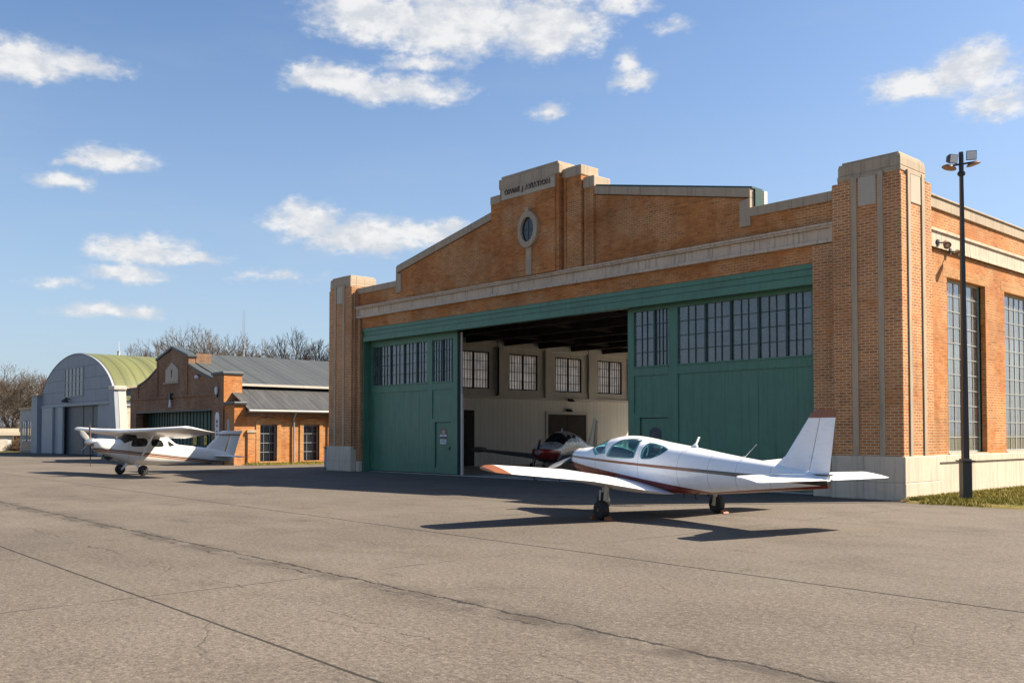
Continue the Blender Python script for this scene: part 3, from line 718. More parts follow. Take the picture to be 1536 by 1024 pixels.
# things on and round the hangar
def arch_plate(x0, x1, z0, z1, y, th, n=10):
    r = (x1-x0)/2; cx = (x0+x1)/2; zc = z1-r*.75
    poly = [(x0,z0),(x1,z0)] + [(cx+r*math.cos(PI*k/n), zc+r*.75*math.sin(PI*k/n)) for k in range(n+1)]
    return MB().prism(poly, y-th, y, 'y')
sg = thing('door_notice', 'arched colourful notice with two pale bands on a green wicket door', 'sign', (-19.80, YD+.06, 0))
def sgb(mb, name, mat, root):
    l = root.location; mb.v = [(x-l.x, y-l.y, z-l.z) for x, y, z in mb.v]; return mb.build(name, mat, root)
sgb(arch_plate(-20.02, -19.58, 1.24, 1.95, YD+.058, .012), 'plate', M['tan'], sg)
mb = MB(); mb.box(-20.02, -19.58, YD+.040, YD+.046, 1.58, 1.66); mb.box(-20.0, -19.6, YD+.040, YD+.046, 1.27, 1.47); sgb(mb, 'band', M['white_sign'], sg)
mb = MB(); mb.prism(ellipse(-19.80, 1.77, .10, .09, 16), YD+.040, YD+.046, 'y'); sgb(mb, 'emblem', M['lime_panel'], sg)
mb = MB(); mb.box(-19.99,-19.61,YD+.040,YD+.046,1.49,1.56); mb.box(-19.93,-19.66,YD+.034,YD+.040,1.40,1.43); mb.box(-19.95,-19.64,YD+.034,YD+.040,1.33,1.355); mb.box(-19.9,-19.7,YD+.034,YD+.040,1.61,1.63); sgb(mb, 'lettering', M['navy'], sg)
sg = thing('door_placard', 'dark navy arched placard with white stripe, half hidden behind the white aircraft cabin', 'sign', (-8.66, YD+.06, 0))
sgb(arch_plate(-8.90, -8.42, 1.05, 1.90, YD+.058, .012), 'plate', M['navy'], sg)
mb = MB(); mb.box(-8.86,-8.46,YD+.040,YD+.046,1.44,1.51); sgb(mb, 'band', M['white_sign'], sg)
mb = MB(); mb.bar((-8.78,YD+.043,1.70),(-8.60,YD+.043,1.74),.006,.03,(0,1,0)); mb.bar((-8.76,YD+.043,1.66),(-8.64,YD+.043,1.64),.006,.025,(0,1,0)); mb.bar((-8.78,YD+.043,1.71),(-8.77,YD+.043,1.65),.006,.025,(0,1,0)); mb.box(-8.70,-8.62,YD+.040,YD+.046,1.33,1.38); sgb(mb, 'emblem', M['grey_metal'], sg)
def spot(x, y, z, label):
    s = thing('wall_spotlight', label, 'floodlight', (x, y, z), 0, 'spotlights below the stone band of the side wall')
    MB().box(0,.03,-.06,.06,-.08,.08).tube((.03,0,0),(.20,-.03,-.04),.018).build('bracket', M['black_metal'], s)
    MB().lathe([(.03,0),(.06,.03),(.10,.20),(.105,.24),(.09,.245)], (.17,.06,-.0), (.55,-.62,-.55), 14).build('lamp_head', M['tan'], s, smooth=True)
    MB().lathe([(.085,.236),(.07,.242),(.02,.25)], (.17,.06,-.0), (.55,-.62,-.55), 14).build('lens', M['muntin'], s, smooth=True)
spot(SX+.07, 2.28, 6.86, 'small tan spotlight high on the side wall, tucked against the brick corner tower')
spot(SX+.07, 3.05, 6.72, 'small tan spotlight below the stone band, the one farther along from the tower')
def inlamp(z, label):
    s = thing('wall_lamp', label, 'wall lamp', (IW+.16 if z > 3.5 else IW+.03, 15.4, z), 0, 'lamps on the inside wall above the dark doorway')
    MB().box(0,.05,-.12,.12,-.08,.06).tube((.05,0,0),(.16,0,.02),.03).build('bracket', M['dark'], s)
    MB().lathe([(.05,.0),(.16,-.14),(.17,-.17),(.05,-.175)], (.2,0,.06), (0,0,1), 12).build('lamp_shade', M['black_metal'], s, smooth=True)
inlamp(3.62, 'upper dark lamp on the ledge of the inside wall above the dark double door')
inlamp(3.05, 'lower dark lamp just above the dark double door inside')
# utility cabinet at the foot of the far tower
u = thing('utility_cabinet', 'slate grey utility cabinet standing beside the foot of the far brick tower', 'cabinet', (-28.05, .35, 0))
MB().box(-.3,.3,0,.55,.04,1.02).build('cabinet_body', M['steel_blue'], u, bevel=.015)
MB().box(-.33,.33,-.03,.58,1.02,1.07).build('cabinet_lid', M['steel_blue'], u, bevel=.01)
MB().box(-.26,.26,-.012,0,.10,.96).box(.15,.19,-.035,-.012,.5,.62).build('cabinet_door', M['clad_plain'], u)
# lamp post on the lawn
lp = thing('lamp_post', 'tall black lamp post with four floodlights on the lawn by the brick side wall', 'lamp post', (1.08, 1.04, 0), R(47.7))
MB().box(-.115,.115,-.115,.115,0,1.0).build('post_base', M['black_metal'], lp, bevel=.012)
MB().box(-.175,.175,-.175,.175,1.0,1.035).box(-.11,.11,-.11,.11,1.035,1.07).build('post_collar', M['black_metal'], lp, bevel=.008)
q = lambda r, z: [(-r,-r,z),(r,-r,z),(r,r,z),(-r,r,z)]
MB().loft([q(.072,1.07), q(.055,4.5), q(.035,8.45)]).build('pole', M['black_metal'], lp)
MB().tube((0,0,8.3),(0,0,8.82),.058,.055,10).tube((-.40,0,8.45),(.40,0,8.58),.025,.025,8).lathe([(.08,0),(.10,.05),(.08,.1)],(0,0,8.22),(0,0,1),12).build('mount', M['black_metal'], lp)
for sx, zz in ((-1, 8.64), (1, 8.73)):
    Q = Matrix.Rotation(-.25*sx, 4, 'Z') @ Matrix.Rotation(R(12), 4, 'X')
    def tr(mb, c):
        mb.v = [tuple(Q @ Vector(p) + Vector(c)) for p in mb.v]; return mb
    c = (.24*sx, -.02, zz)
    hd = tr(MB().loft([[(-.125,-.07,-.12),(.125,-.07,-.12),(.125,-.07,.12),(-.125,-.07,.12)], [(-.11,.02,-.10),(.11,.02,-.10),(.11,.02,.10),(-.11,.02,.10)], [(-.07,.14,-.07),(.07,.14,-.07),(.07,.14,.07),(-.07,.14,.07)]]), c).build('floodlight', M['black_metal'], lp, bevel=.01)
    tr(MB().box(-.11,.11,-.084,-.071,-.10,.10), c).build('lens', M['white_sign'], hd)
    d2 = (.30*sx, .0, zz-.20)
    Q2 = Q
    fl = MB().lathe([(.03,.05),(.09,.035),(.14,-.01),(.15,-.03),(.135,-.035)], (0,0,0), (-.35*sx,.1,1), 16)
    fl.v = [(x*1.25+d2[0], y+d2[1], z+d2[2]) for x, y, z in fl.v]
    fl.build('lamp_shade', M['tan'], lp, smooth=True)
# ------------------------------------------------------------------ aircraft
def lerp_sec(secs, x):
    """secs sorted by falling x: (x, zbottom, ztop, halfwidth, exponent, waist)  -> smooth interpolation"""
    if x >= secs[0][0]: return secs[0][1:]
    if x <= secs[-1][0]: return secs[-1][1:]
    for i in range(len(secs)-1):
        a, b = secs[i], secs[i+1]
        if a[0] >= x >= b[0]:
            p = secs[i-1] if i else a; q = secs[i+2] if i+2 < len(secs) else b
            t = (a[0]-x)/(a[0]-b[0]); out = []
            for k in range(1, len(a)):
                d1 = (b[k]-p[k])/max(1e-6, p[0]-b[0])*(a[0]-b[0]) if i else (b[k]-a[k])
                d2 = (q[k]-a[k])/max(1e-6, a[0]-q[0])*(a[0]-b[0]) if i+2 < len(secs) else (b[k]-a[k])
                lim = 2.2*abs(b[k]-a[k]); d1 = max(-lim, min(lim, d1)); d2 = max(-lim, min(lim, d2))
                h00 = 2*t**3-3*t**2+1; h10 = t**3-2*t**2+t; h01 = -2*t**3+3*t**2; h11 = t**3-t**2
                out.append(h00*a[k]+h10*d1+h01*b[k]+h11*d2)
            return tuple(out)
class Body:
    def __init__(s, secs): s.s = secs
    def pt(s, x, th, off=0):
        zb, zt, hw, n, w = lerp_sec(s.s, x); zc = zb+(zt-zb)*w
        c, sn = math.cos(th), math.sin(th)
        y = (hw+off)*math.copysign(abs(c)**(2/n), c); hh = (zt-zc if sn > 0 else zc-zb)+off
        return (x, y, zc+hh*math.copysign(abs(sn)**(2/n), sn))
    def side(s, x, z):
        zb, zt, hw, n, w = lerp_sec(s.s, x); zc = zb+(zt-zb)*w
        hh = zt-zc if z > zc else zc-zb
        return hw*max(0, 1-min(1, abs(z-zc)/hh)**n)**(1/n)
    def mesh(s, nx=70, nt=40):
        mb = MB(); x0, x1 = s.s[0][0], s.s[-1][0]
        mb.loft([[s.pt(x0+(x1-x0)*i/nx, 2*PI*k/nt) for k in range(nt)] for i in range(nx+1)]); return mb
    def cut(s, ob, polys, through=False):
        """saw window openings (side-view polygons) out of the finished skin"""
        ob.data.materials.append(M['lining'])
        m = ob.modifiers.new('skin', 'SOLIDIFY'); m.thickness = .025; m.offset = -1; m.material_offset = 1
        bpy.context.view_layer.update(); me = bpy.data.meshes.new_from_object(ob.evaluated_get(bpy.context.evaluated_depsgraph_get())); ob.modifiers.clear(); ob.data = me
        for poly in polys:
            c = MB().prism(poly, -1, 1, 'y').build('cutter', None, ob.parent)
            m = ob.modifiers.new('cut', 'BOOLEAN'); m.operation = 'DIFFERENCE'; m.object = c; m.solver = 'EXACT'
            bpy.context.view_layer.update()
            me = bpy.data.meshes.new_from_object(ob.evaluated_get(bpy.context.evaluated_depsgraph_get()))
            ob.modifiers.clear(); ob.data = me; bpy.data.objects.remove(c)
        ob.data.polygons.foreach_set('use_smooth', [True]*len(ob.data.polygons)); ob.data.set_sharp_from_angle(angle=R(40))
    def patch(s, poly, sgn, off=.007, th=.012, nr=5, sub=5):
        """a pane lying on the body's side: polygon in (x, z)"""
        P = []
        for i in range(len(poly)):
            a, b = poly[i], poly[(i+1) % len(poly)]
            for k in range(sub): P.append((a[0]+(b[0]-a[0])*k/sub, a[1]+(b[1]-a[1])*k/sub))
        for _ in range(2):
            P = [((P[i-1][0]+2*P[i][0]+P[(i+1) % len(P)][0])/4, (P[i-1][1]+2*P[i][1]+P[(i+1) % len(P)][1])/4) for i in range(len(P))]
        cx = sum(p[0] for p in P)/len(P); cz = sum(p[1] for p in P)/len(P)
        rings = [[(x, sgn*(s.side(x, z)-th), z) for x, z in P]]
        for k in range(nr):
            f = 1-k/nr; rings.append([(cx+(x-cx)*f, sgn*(s.side(cx+(x-cx)*f, cz+(z-cz)*f)+off), cz+(z-cz)*f) for x, z in P])
        mb = MB().loft(rings[1:] if th == 0 else rings, caps=False); n = len(P); mb.f.append(tuple(range(len(mb.v)-n, len(mb.v)))); return mb
    def shell(s, xa, xb, ta, tb, off=.008, nx=10, nt=16, xt=0):
        """a pane over the top of the body (windscreen): xt rakes the lower corners"""
        rows = []
        for i in range(nx+1):
            row = []
            for k in range(nt+1):
                th = ta+(tb-ta)*k/nt; e = abs(2*k/nt-1)
                row.append(s.pt(xa+(xb-xa)*i/nx - xt*e**2*(1-i/nx*.6), th, off))
            rows.append(row)
        return MB().grid(rows)
AF = [(1.0,0),(.9,.022),(.7,.058),(.5,.085),(.3,.1),(.18,.095),(.09,.075),(.035,.05),(.008,.022),(0,0)]
AL = [(.008,-.014),(.035,-.026),(.09,-.034),(.2,-.04),(.4,-.04),(.7,-.025),(.9,-.009)]
def foil(stations, sgn=1, tk=1, axis='y'):
    """stations: (span, x leading, x trailing, z leading, z trailing)"""
    rings = []
    for st in stations:
        sp, xl, xt, zl, zt = st[:5]; k = st[5] if len(st) > 5 else 1; c = xl-xt; r = []
        for u, w in AF+AL:
            x = xl-u*c; z = zl+(zt-zl)*u + w*c*tk*k
            r.append((x, sgn*sp, z) if axis == 'y' else (x, w*c*tk*k*.8, sp))
        rings.append(r)
    return MB().loft(rings)
def wheel(parent, x, y, z, r, w, rim='alu', n=28):
    ty = MB().lathe([(r*.55,-w*.5),(r*.80,-w*.52),(r*.95,-w*.38),(r,-w*.12),(r,w*.12),(r*.95,w*.38),(r*.80,w*.52),(r*.55,w*.5)], (x,y,z), (0,1,0), n).build('tyre', M['rubber'], parent, smooth=True)
    MB().lathe([(r*.12,-w*.60),(r*.16,-w*.45),(r*.42,-w*.36),(r*.50,-w*.50),(r*.56,-w*.50),(r*.56,w*.50),(r*.50,w*.50),(r*.42,w*.36),(r*.16,w*.45),(r*.12,w*.60)], (x,y,z), (0,1,0), n).build('rim', M[rim], parent, smooth=True)
def blade_mb(root, d, ax, L, c0=.10, c1=.13, tw=.5):
    """propeller blade from root along d, disc axis ax, tapered and twisted"""
    root = Vector(root); d = Vector(d).normalized(); ax = Vector(ax).normalized(); e = ax.cross(d).normalized(); rings = []
    for i in range(9):
        f = i/8; c = (c0+(c1-c0)*min(1, f*2.2))*(1 if f < .75 else 1-((f-.75)/.25)**2*.65); a = 1.0-tw*f
        u = e*math.cos(a)+ax*math.sin(a); w = d.cross(u); p = root+d*(L*f); h = .02*(1-.6*f)
        rings.append([p+u*(c/2*math.cos(k*PI/5))+w*(h*math.sin(k*PI/5)) for k in range(10)])
    return MB().loft(rings)

def paint(name, base, rules, rough=.28, lines=(), dirt=.12, metal=0, coat=.3):
    """aircraft paint: rules = list of (colour, fn(t,x,y,z) -> mask); lines = panel seams at x"""
    m, t = newmat(name); p = t.obj(); x, y, z = t.sep(p)
    col = t.mix(t.rng(t.noise(p, 1.4, 4, .6), .35, .7), base, lum(base, .93))
    gr = t.noise(t.scale(p, (1.2, 4, 4)), 2, 4, .65)
    col = t.mix(t.m('MULTIPLY', t.rng(gr, .52, .75), dirt), col, (.30,.26,.21))
    for c, fn in rules: col = t.mix(fn(t, x, y, z), col, c)
    h = None
    for l in lines:
        k = t.m('LESS_THAN', t.m('ABSOLUTE', t.m('SUBTRACT', x, l)), .007)
        h = k if h is None else t.m('MAXIMUM', h, k)
    if h is not None: col = t.mix(t.m('MULTIPLY', h, .42), col, (.12,.12,.13))
    bmp = t.bump(t.noise(p, 3.0, 3, .5), .035, .05)
    t.pbr(col, t.rng(gr, .3, .7, rough-.05, rough+.1), metal, bmp, .5, coat); return m
def band(t, v, lo, hi): return t.m('MULTIPLY', t.m('GREATER_THAN', v, lo), t.m('LESS_THAN', v, hi))
WHITE = (.86,.86,.87)
def off(t, z, a, b, x): return t.m('SUBTRACT', z, t.m('ADD', a, t.m('MULTIPLY', x, b)))
def stripe1(t, x, y, z):
    up = off(t, z, 1.065, .050, x); rear = t.m('LESS_THAN', x, -1.0)
    k = t.m('ADD', .025, t.m('MULTIPLY', t.rng(x, .5, -3.5), .017))
    return t.m('MULTIPLY', t.m('LESS_THAN', t.m('ABSOLUTE', up), k), t.m('LESS_THAN', t.m('ABSOLUTE', y), 2))
def belly1(t, x, y, z):
    a = t.m('ADD', .775, t.m('MULTIPLY', x, .118)); b = t.m('ADD', .425, t.m('MULTIPLY', x, -.095))
    return t.m('LESS_THAN', z, t.m('MAXIMUM', a, b))
P1 = paint('white_paint_red_belly', WHITE, [((.25,.095,.04), stripe1),
     ((.03,.028,.03), lambda t,x,y,z: t.m('MULTIPLY', stripe1(t,x,y,z), t.rng(x, -1.15, -1.6))),
     ((.185,.028,.018), belly1)], .25, (2.28,1.52,.12,-.95,-1.7,-2.35,-3.1))
def edge_red(t, x, y, z): return t.m('GREATER_THAN', t.m('ABSOLUTE', y), 4.0)
P1W = paint('white_wing_paint', WHITE, [], .3, (), .16)
P1T = paint('white_tail_paint', WHITE, [], .28, (), .1)
def teal_glass(name, col, sp=.5):
    m, t = newmat(name); p = t.obj()
    c = t.mix(t.rng(t.noise(p, 2.6, 5, .65), .42, .62), col, lum(col, .25))
    c = t.mix(t.m('MULTIPLY', t.rng(t.noise(p, 7, 4, .7), .62, .72), .35), c, (.20,.22,.20))
    t.pbr(c, .06, 0, None, sp); return m
M['teal'] = glass('teal_tinted_glass', (.34,.62,.63), .04, .02, .82, (.015,.07,.075))
M['lining'] = plain('cabin_lining', (.16,.17,.16), .8)
M['smoke'] = teal_glass('smoked_glass', (.03,.032,.034))

# ---- the white low-wing aircraft in front
A = thing('light_aircraft', 'white low-wing light aircraft with dark red belly and rust-tipped tail parked before the open doors', 'airplane', (-1.379, -7.943, 0), R(169.93))
B1 = Body([(2.78,1.00,1.30,.22,2.2,.5),(2.70,.94,1.34,.33,2.4,.5),(2.50,.84,1.375,.44,2.7,.52),(2.2,.73,1.40,.50,2.8,.52),(1.95,.66,1.41,.53,2.8,.52),
           (1.60,.60,1.52,.55,2.7,.5),(1.30,.57,1.61,.56,2.6,.5),(.95,.55,1.655,.56,2.5,.5),(.5,.53,1.625,.555,2.5,.5),(-.1,.51,1.54,.52,2.4,.5),(-1.0,.50,1.43,.43,2.3,.5),
           (-2.0,.57,1.295,.31,2.2,.5),(-3.0,.66,1.175,.20,2.1,.5),(-3.8,.73,1.06,.11,2.0,.55),(-4.24,.775,1.0,.05,2.0,.6)])
W1 = [(1.15,1.205),(1.02,1.44),(.84,1.575),(.55,1.60),(.24,1.57),(.20,1.18),(.7,1.19)]
W2 = [(.06,1.175),(.07,1.52),(-.10,1.505),(-.42,1.445),(-.60,1.385),(-.48,1.28),(-.25,1.19)]
def shrink(P, f=.90):
    cx = sum(p[0] for p in P)/len(P); cz = sum(p[1] for p in P)/len(P); return [(cx+(x-cx)*f, cz+(z-cz)*f) for x, z in P]
fus = B1.mesh(90, 44).build('fuselage', P1, A, smooth=True)
B1.cut(fus, [shrink(W1, .9), shrink(W2, .88), [(1.80,1.415),(1.50,1.30),(1.33,1.28),(1.25,1.42),(1.36,1.585),(1.50,1.66),(1.9,1.6)]])
def seat(x, y):
    return MB().box(x-.22,x+.24,y-.20,y+.20,.78,.92).prism([(x-.20,.90),(x-.34,1.30),(x-.27,1.32),(x-.08,.92)], y-.19, y+.19, 'y').prism([(x-.345,1.31),(x-.36,1.43),(x-.30,1.44),(x-.285,1.325)], y-.11, y+.11, 'y')
for sx_ in (.75, -.05):
    for sy_ in (-.24, .24): seat(sx_, sy_).build('seat', M['tan'] if sx_ > 0 else M['grey_metal'], A, bevel=.03)
MB().prism([(1.38,.95),(1.52,1.25),(1.62,1.33),(1.34,1.33),(1.28,1.2),(1.30,.95)], -.42, .42, 'y').build('instrument_panel', M['black'], A, bevel=.02)
MB().lathe([(.10,0),(.115,.012),(.10,.02)], (1.2,.25,1.2), (1,0,.2), 16).tube((1.2,.25,1.2),(1.34,.25,1.17),.012).build('yoke', M['black'], A)
MB().box(-.35,1.3,-.33,.33,.66,.70).build('cabin_floor', M['dark'], A)
for sg_ in (1, -1):
    B1.patch(W1, sg_).build('side_window', M['teal'], A, smooth=True)
    B1.patch(W2, sg_).build('rear_window', M['teal'], A, smooth=True)
B1.shell(1.88, 1.30, R(14), R(166), .008, 10, 24, .34).build('windshield', M['teal'], A, smooth=True)
pr_ = MB().lathe([(.15,0),(.15,.06),(.125,.14),(.08,.21),(.03,.25),(.005,.255)], (2.76,0,1.215), (1,0,0), 22).build('spinner', M['cream'], A, smooth=True)
for s_ in (1, -1):
    blade_mb((2.82,0,1.215), (-.03,s_*.95,-s_*.31), (1,0,0), .98, .085, .115, .3).build('propeller_blade', M['steel_blue'], A, smooth=True)
for sg_ in (1, -1):
    w = foil([(.30,1.14,-.74,.585,.50),(.55,1.12,-.72,.615,.525),(2.2,.80,-.58,.885,.80),(3.92,.49,-.44,1.045,.97)], sg_, 1.0)
    wo = w.build('wing', P1W, A, smooth=True, angle=50)
    foil([(3.92,.49,-.44,1.045,.97),(4.04,.45,-.43,1.055,.982,.9),(4.15,.32,-.41,1.066,.994,.7),(4.22,.08,-.38,1.07,1.0,.35)], sg_, 1.0).build('wing_tip', M['rustred'], A, smooth=True, angle=50)
    for a, b, xa, xb, za, zb, nm in ((.66,2.15,-.24,-.15,.83,.95,'flap'),(2.25,3.72,-.13,-.02,.96,1.1,'aileron')):
        # thin dark hinge gap across the wing surface
        rows = []
        for f in (0, 1):
            sp = a+(b-a)*f; k = (sp-.55)/(3.8-.55); xl, xt = 1.12+(.80-1.12)*min(1,(sp-.55)/1.65)+(.50-.80)*max(0,(sp-2.2)/1.6), -.72+(-.58+.72)*min(1,(sp-.55)/1.65)+(-.46+.58)*max(0,(sp-2.2)/1.6); j1, j2 = min(1,(sp-.55)/1.65), max(0,(sp-2.2)/1.6); zl, zt = .615+.27*j1+.15*j2, .525+.275*j1+.16*j2
            c = xl-xt; r = []
            for u in (.755, .765): 
                r.append((xl-u*c, sg_*sp, zl+(zt-zl)*u+.049*c*1.0+.004))
            rows.append(r)
        MB().grid(rows).build(nm+'_hinge', M['muntin_dark'], A)
    # red sheet under the wing, thin pitot and tie-down
    MB().tube((.1,sg_*2.5,.86),(.1,sg_*2.5,.76),.012).tube((-.2,sg_*3.3,.92),(-.25,sg_*3.3,.83),.014).tube((-.25,sg_*3.3,.83),(-.32,sg_*3.3,.85),.012).build('tie_down_ring', M['black_metal'], A)
    foil([(.05,-3.42,-4.30,.955,.915),(.5,-3.46,-4.29,.955,.915),(1.55,-3.62,-4.22,.975,.915),(1.66,-3.75,-4.20,.975,.92,.6)], sg_, .85).build('tailplane', P1T, A, smooth=True, angle=50)
    lg = MB().tube((-.10,sg_*1.48,.78),(-.03,sg_*1.48,.36),.055,.045,12).bar((-.03,sg_*1.48,.40),(-.0,sg_*1.48,.16),.05,.07).tube((0,sg_*1.42,.19),(0,sg_*1.60,.19),.022).bar((-.09,sg_*1.47,.60),(-.13,sg_*1.47,.42),.02,.025).build('landing_gear', M['cream'], A, bevel=.004)
    wheel(lg, 0, sg_*1.56, .195, .195, .15, 'tan')
ng = MB().tube((1.88,0,.80),(1.93,0,.42),.045,.04,12).bar((1.93,.10,.42),(1.95,.10,.20),.02,.05).bar((1.93,-.10,.42),(1.95,-.10,.20),.02,.05).bar((1.93,-.11,.42),(1.93,.11,.42),.06,.04).tube((1.95,-.12,.19),(1.95,.12,.19),.018).build('nose_gear', M['cream'], A)
wheel(ng, 1.95, 0, .19, .19, .14, 'tan')
# fin, rudder, cap
mb = foil([(.98,-2.95,-3.80,0,0),(1.12,-3.12,-3.835,0,0),(1.25,-3.26,-3.868,0,0),(1.97,-3.82,-4.06,0,0)], 1, .8, 'z'); mb.build('fin', P1T, A, smooth=True, angle=50)
foil([(1.00,-3.815,-4.25,0,0,1.1),(1.97,-4.073,-4.385,0,0,.9)], 1, .9, 'z').build('rudder', P1T, A, smooth=True, angle=60)
foil([(1.972,-3.815,-4.40,0,0,.8),(2.06,-3.87,-4.41,0,0,.8),(2.11,-4.0,-4.42,0,0,.6)], 1, .8, 'z').build('fin_cap', M['rustred'], A, smooth=True, angle=50)
MB().prism([(-2.55,1.17),(-3.35,1.05),(-3.30,1.30),(-3.12,1.155)], -.03, .03, 'y').build('dorsal_fillet', P1T, A, bevel=.01)
MB().box(-4.27,-3.65,-.062,.062,.985,1.012).build('rudder_gap', M['lead'], A)
MB().bar((-.98,0,1.40),(-1.12,0,1.63),.012,.05,(0,1,0)).prism([(-.88,1.43),(-1.08,1.40),(-1.07,1.47),(-1.0,1.50)], -.015, .015, 'y').build('antenna', P1T, A)
MB().tube((-2.30,0,1.24),(-2.62,0,1.50),.006,.003,6).lathe([(.02,0),(.012,.03)], (-2.30,0,1.25), (0,0,1), 8).build('antenna', M['white_metal'], A)
MB().tube((-.75,.08,.52),(-.78,.08,.42),.015).tube((-1.1,.1,.52),(-1.12,.1,.43),.018).tube((-1.35,.05,.55),(-1.5,.05,.46),.01).tube((-1.12,.1,.43),(-1.18,.1,.44),.022).build('belly_fitting', M['black_metal'], A)
MB().tube((2.15,.22,.72),(2.02,.22,.62),.03,.03,10).build('exhaust_pipe', M['black_metal'], A)
for (px, py, lb) in ((.24,1.56,'orange wheel chock ahead of the near main wheel of the red-bellied aircraft'),(-.24,1.56,'orange wheel chock behind the near main wheel of the red-bellied aircraft'),(-.24,-1.56,'orange wheel chock behind the far main wheel of the red-bellied aircraft')):
    s_ = 1 if px > 0 else -1
    p = A.matrix_basis if False else None
    ca, sa = math.cos(R(169.93)), math.sin(R(169.93))
    ck = MB().prism([(-.05*s_,0),(.05*s_,0),(.05*s_,.015),(-.03*s_,.075),(-.05*s_,.075)], -.08, .08, 'y').build('wheel_chock', M['orange'], None, bevel=.006)
    ck.location = (-1.379+px*ca-py*sa, -7.943+px*sa+py*ca, 0); ck.rotation_euler = (0,0,R(169.93))
    tag(ck, lb, 'wheel chock', 'wheel chocks at the main wheels')

# ---- high-wing aircraft in the distance
A2 = thing('high_wing_aircraft', 'small white high-wing aircraft with brown and orange stripes parked before the brick gabled hangar', 'airplane', (-28.434, -8.69, 0), R(-83.65))
B2 = Body([(1.62,1.10,1.46,.20,2.2,.5),(1.50,1.02,1.50,.34,2.6,.5),(1.2,.86,1.50,.40,2.8,.5),(.8,.68,1.475,.45,2.8,.5),(.55,.58,1.53,.47,2.8,.5),(.2,.48,1.70,.48,2.8,.5),(-.1,.43,1.76,.48,2.8,.5),(-.9,.38,1.76,.46,2.7,.5),
            (-1.5,.38,1.56,.38,2.5,.5),(-1.95,.38,1.26,.31,2.4,.5),(-2.6,.39,1.17,.25,2.3,.5),(-3.6,.42,1.05,.16,2.2,.5),(-4.3,.46,.90,.09,2.0,.5),(-4.75,.52,.74,.04,2.0,.5)])
def s2(lo, hi): return lambda t, x, y, z: band(t, off(t, z, .90, .115, x), lo, hi)
P2 = paint('cream_white_paint_striped', (.76,.74,.70), [((.16,.055,.035), s2(-.02,.035)), ((.42,.16,.05), s2(-.085,-.035)), ((.06,.035,.03), s2(.050,.068))], .3, (1.05,.35,-.45), .15)
P2W = paint('cream_white_wing_paint', (.76,.74,.70), [], .3, (), .12)
B2.mesh(70, 36).build('fuselage', P2, A2, smooth=True)
for sg_ in (1, -1):
    B2.patch([(.30,1.16),(.17,1.50),(-.42,1.52),(-.46,1.18)], sg_).build('side_window', M['smoke'], A2, smooth=True)
    B2.patch([(-.62,1.16),(-.60,1.48),(-1.10,1.44),(-1.22,1.15)], sg_).build('rear_window', M['smoke'], A2, smooth=True)
    B2.patch([(-1.42,1.15),(-1.40,1.42),(-1.78,1.20)], sg_).build('quarter_window', M['smoke'], A2, smooth=True)
    foil([(.0,.55,-1.05,1.78,1.52),(2.3,.55,-1.08,1.82,1.50),(3.4,.47,-1.02,1.86,1.60),(4.5,.36,-.95,1.90,1.70),(4.72,.18,-.97,1.90,1.715,.6),(4.80,-.1,-.99,1.87,1.73,.25)], sg_, 1.0).build('wing', P2W, A2, smooth=True, angle=50)
    MB().bar((-.15,sg_*.45,.66),(-.12,sg_*1.7,1.77),.10,.035,(1,0,0)).build('wing_strut', P2W, A2, bevel=.01)
    foil([(.03,-3.70,-4.55,.72,.70),(1.45,-3.95,-4.52,.70,.68),(1.60,-4.1,-4.5,.70,.68,.5)], sg_, .8).build('tailplane', P2W, A2, smooth=True, angle=50)
    lg = MB().bar((0,sg_*.30,.47),(0,sg_*.86,.20),.09,.035,(1,0,0)).lathe([(.06,-.02),(.05,.05)], (0,sg_*.40,.42), (0,0,1), 10).build('landing_gear', P2W, A2)
    wheel(lg, 0, sg_*.98, .21, .21, .16, 'alu', 22)
B2.shell(.66, .02, R(24), R(156), .008, 8, 18, .12).build('windshield', M['smoke'], A2, smooth=True)
MB().lathe([(.17,0),(.17,.08),(.13,.2),(.07,.3),(.02,.35),(.004,.355)], (1.60,0,1.36), (1,0,0), 20).build('spinner', M['alu'], A2, smooth=True)
for ang, L, mt, cw in ((84,.74,'tan',.07),(268,.98,'black_metal',.08),(-24,.80,'cream',.15),(27,1.0,'cream',.21)):
    a = R(ang); blade_mb((1.72,0,1.36), (0,-math.cos(a),math.sin(a)), (1,0,0), L, cw*.8, cw, .3).build('propeller_blade', M[mt], A2, smooth=True)
foil([(.80,-3.15,-4.30,0,0),(1.15,-3.45,-4.38,0,0),(1.68,-4.05,-4.62,0,0)], 1, .7, 'z').build('fin', P2W, A2, smooth=True, angle=50)
foil([(.70,-4.31,-4.80,0,0,.9),(1.68,-4.63,-5.12,0,0,.7)], 1, .8, 'z').build('rudder', P2W, A2, smooth=True, angle=60)
foil([(1.682,-4.02,-5.14,0,0,.9),(1.78,-4.06,-5.2,0,0,.9),(1.83,-4.2,-5.2,0,0,.6)], 1, .9, 'z').build('fin_cap', P2W, A2, smooth=True)
MB().box(-5.10,-4.0,-.05,.05,1.63,1.675).build('tail_stripe', M['rustred'], A2)
MB().tube((1.3,.2,.85),(1.2,.22,.74),.03).tube((1.15,.1,.78),(1.05,.1,.66),.035).tube((.95,-.1,.72),(.9,-.1,.62),.04).box(.85,1.2,-.15,.15,.68,.76).build('exhaust_pipe', M['black_metal'], A2)

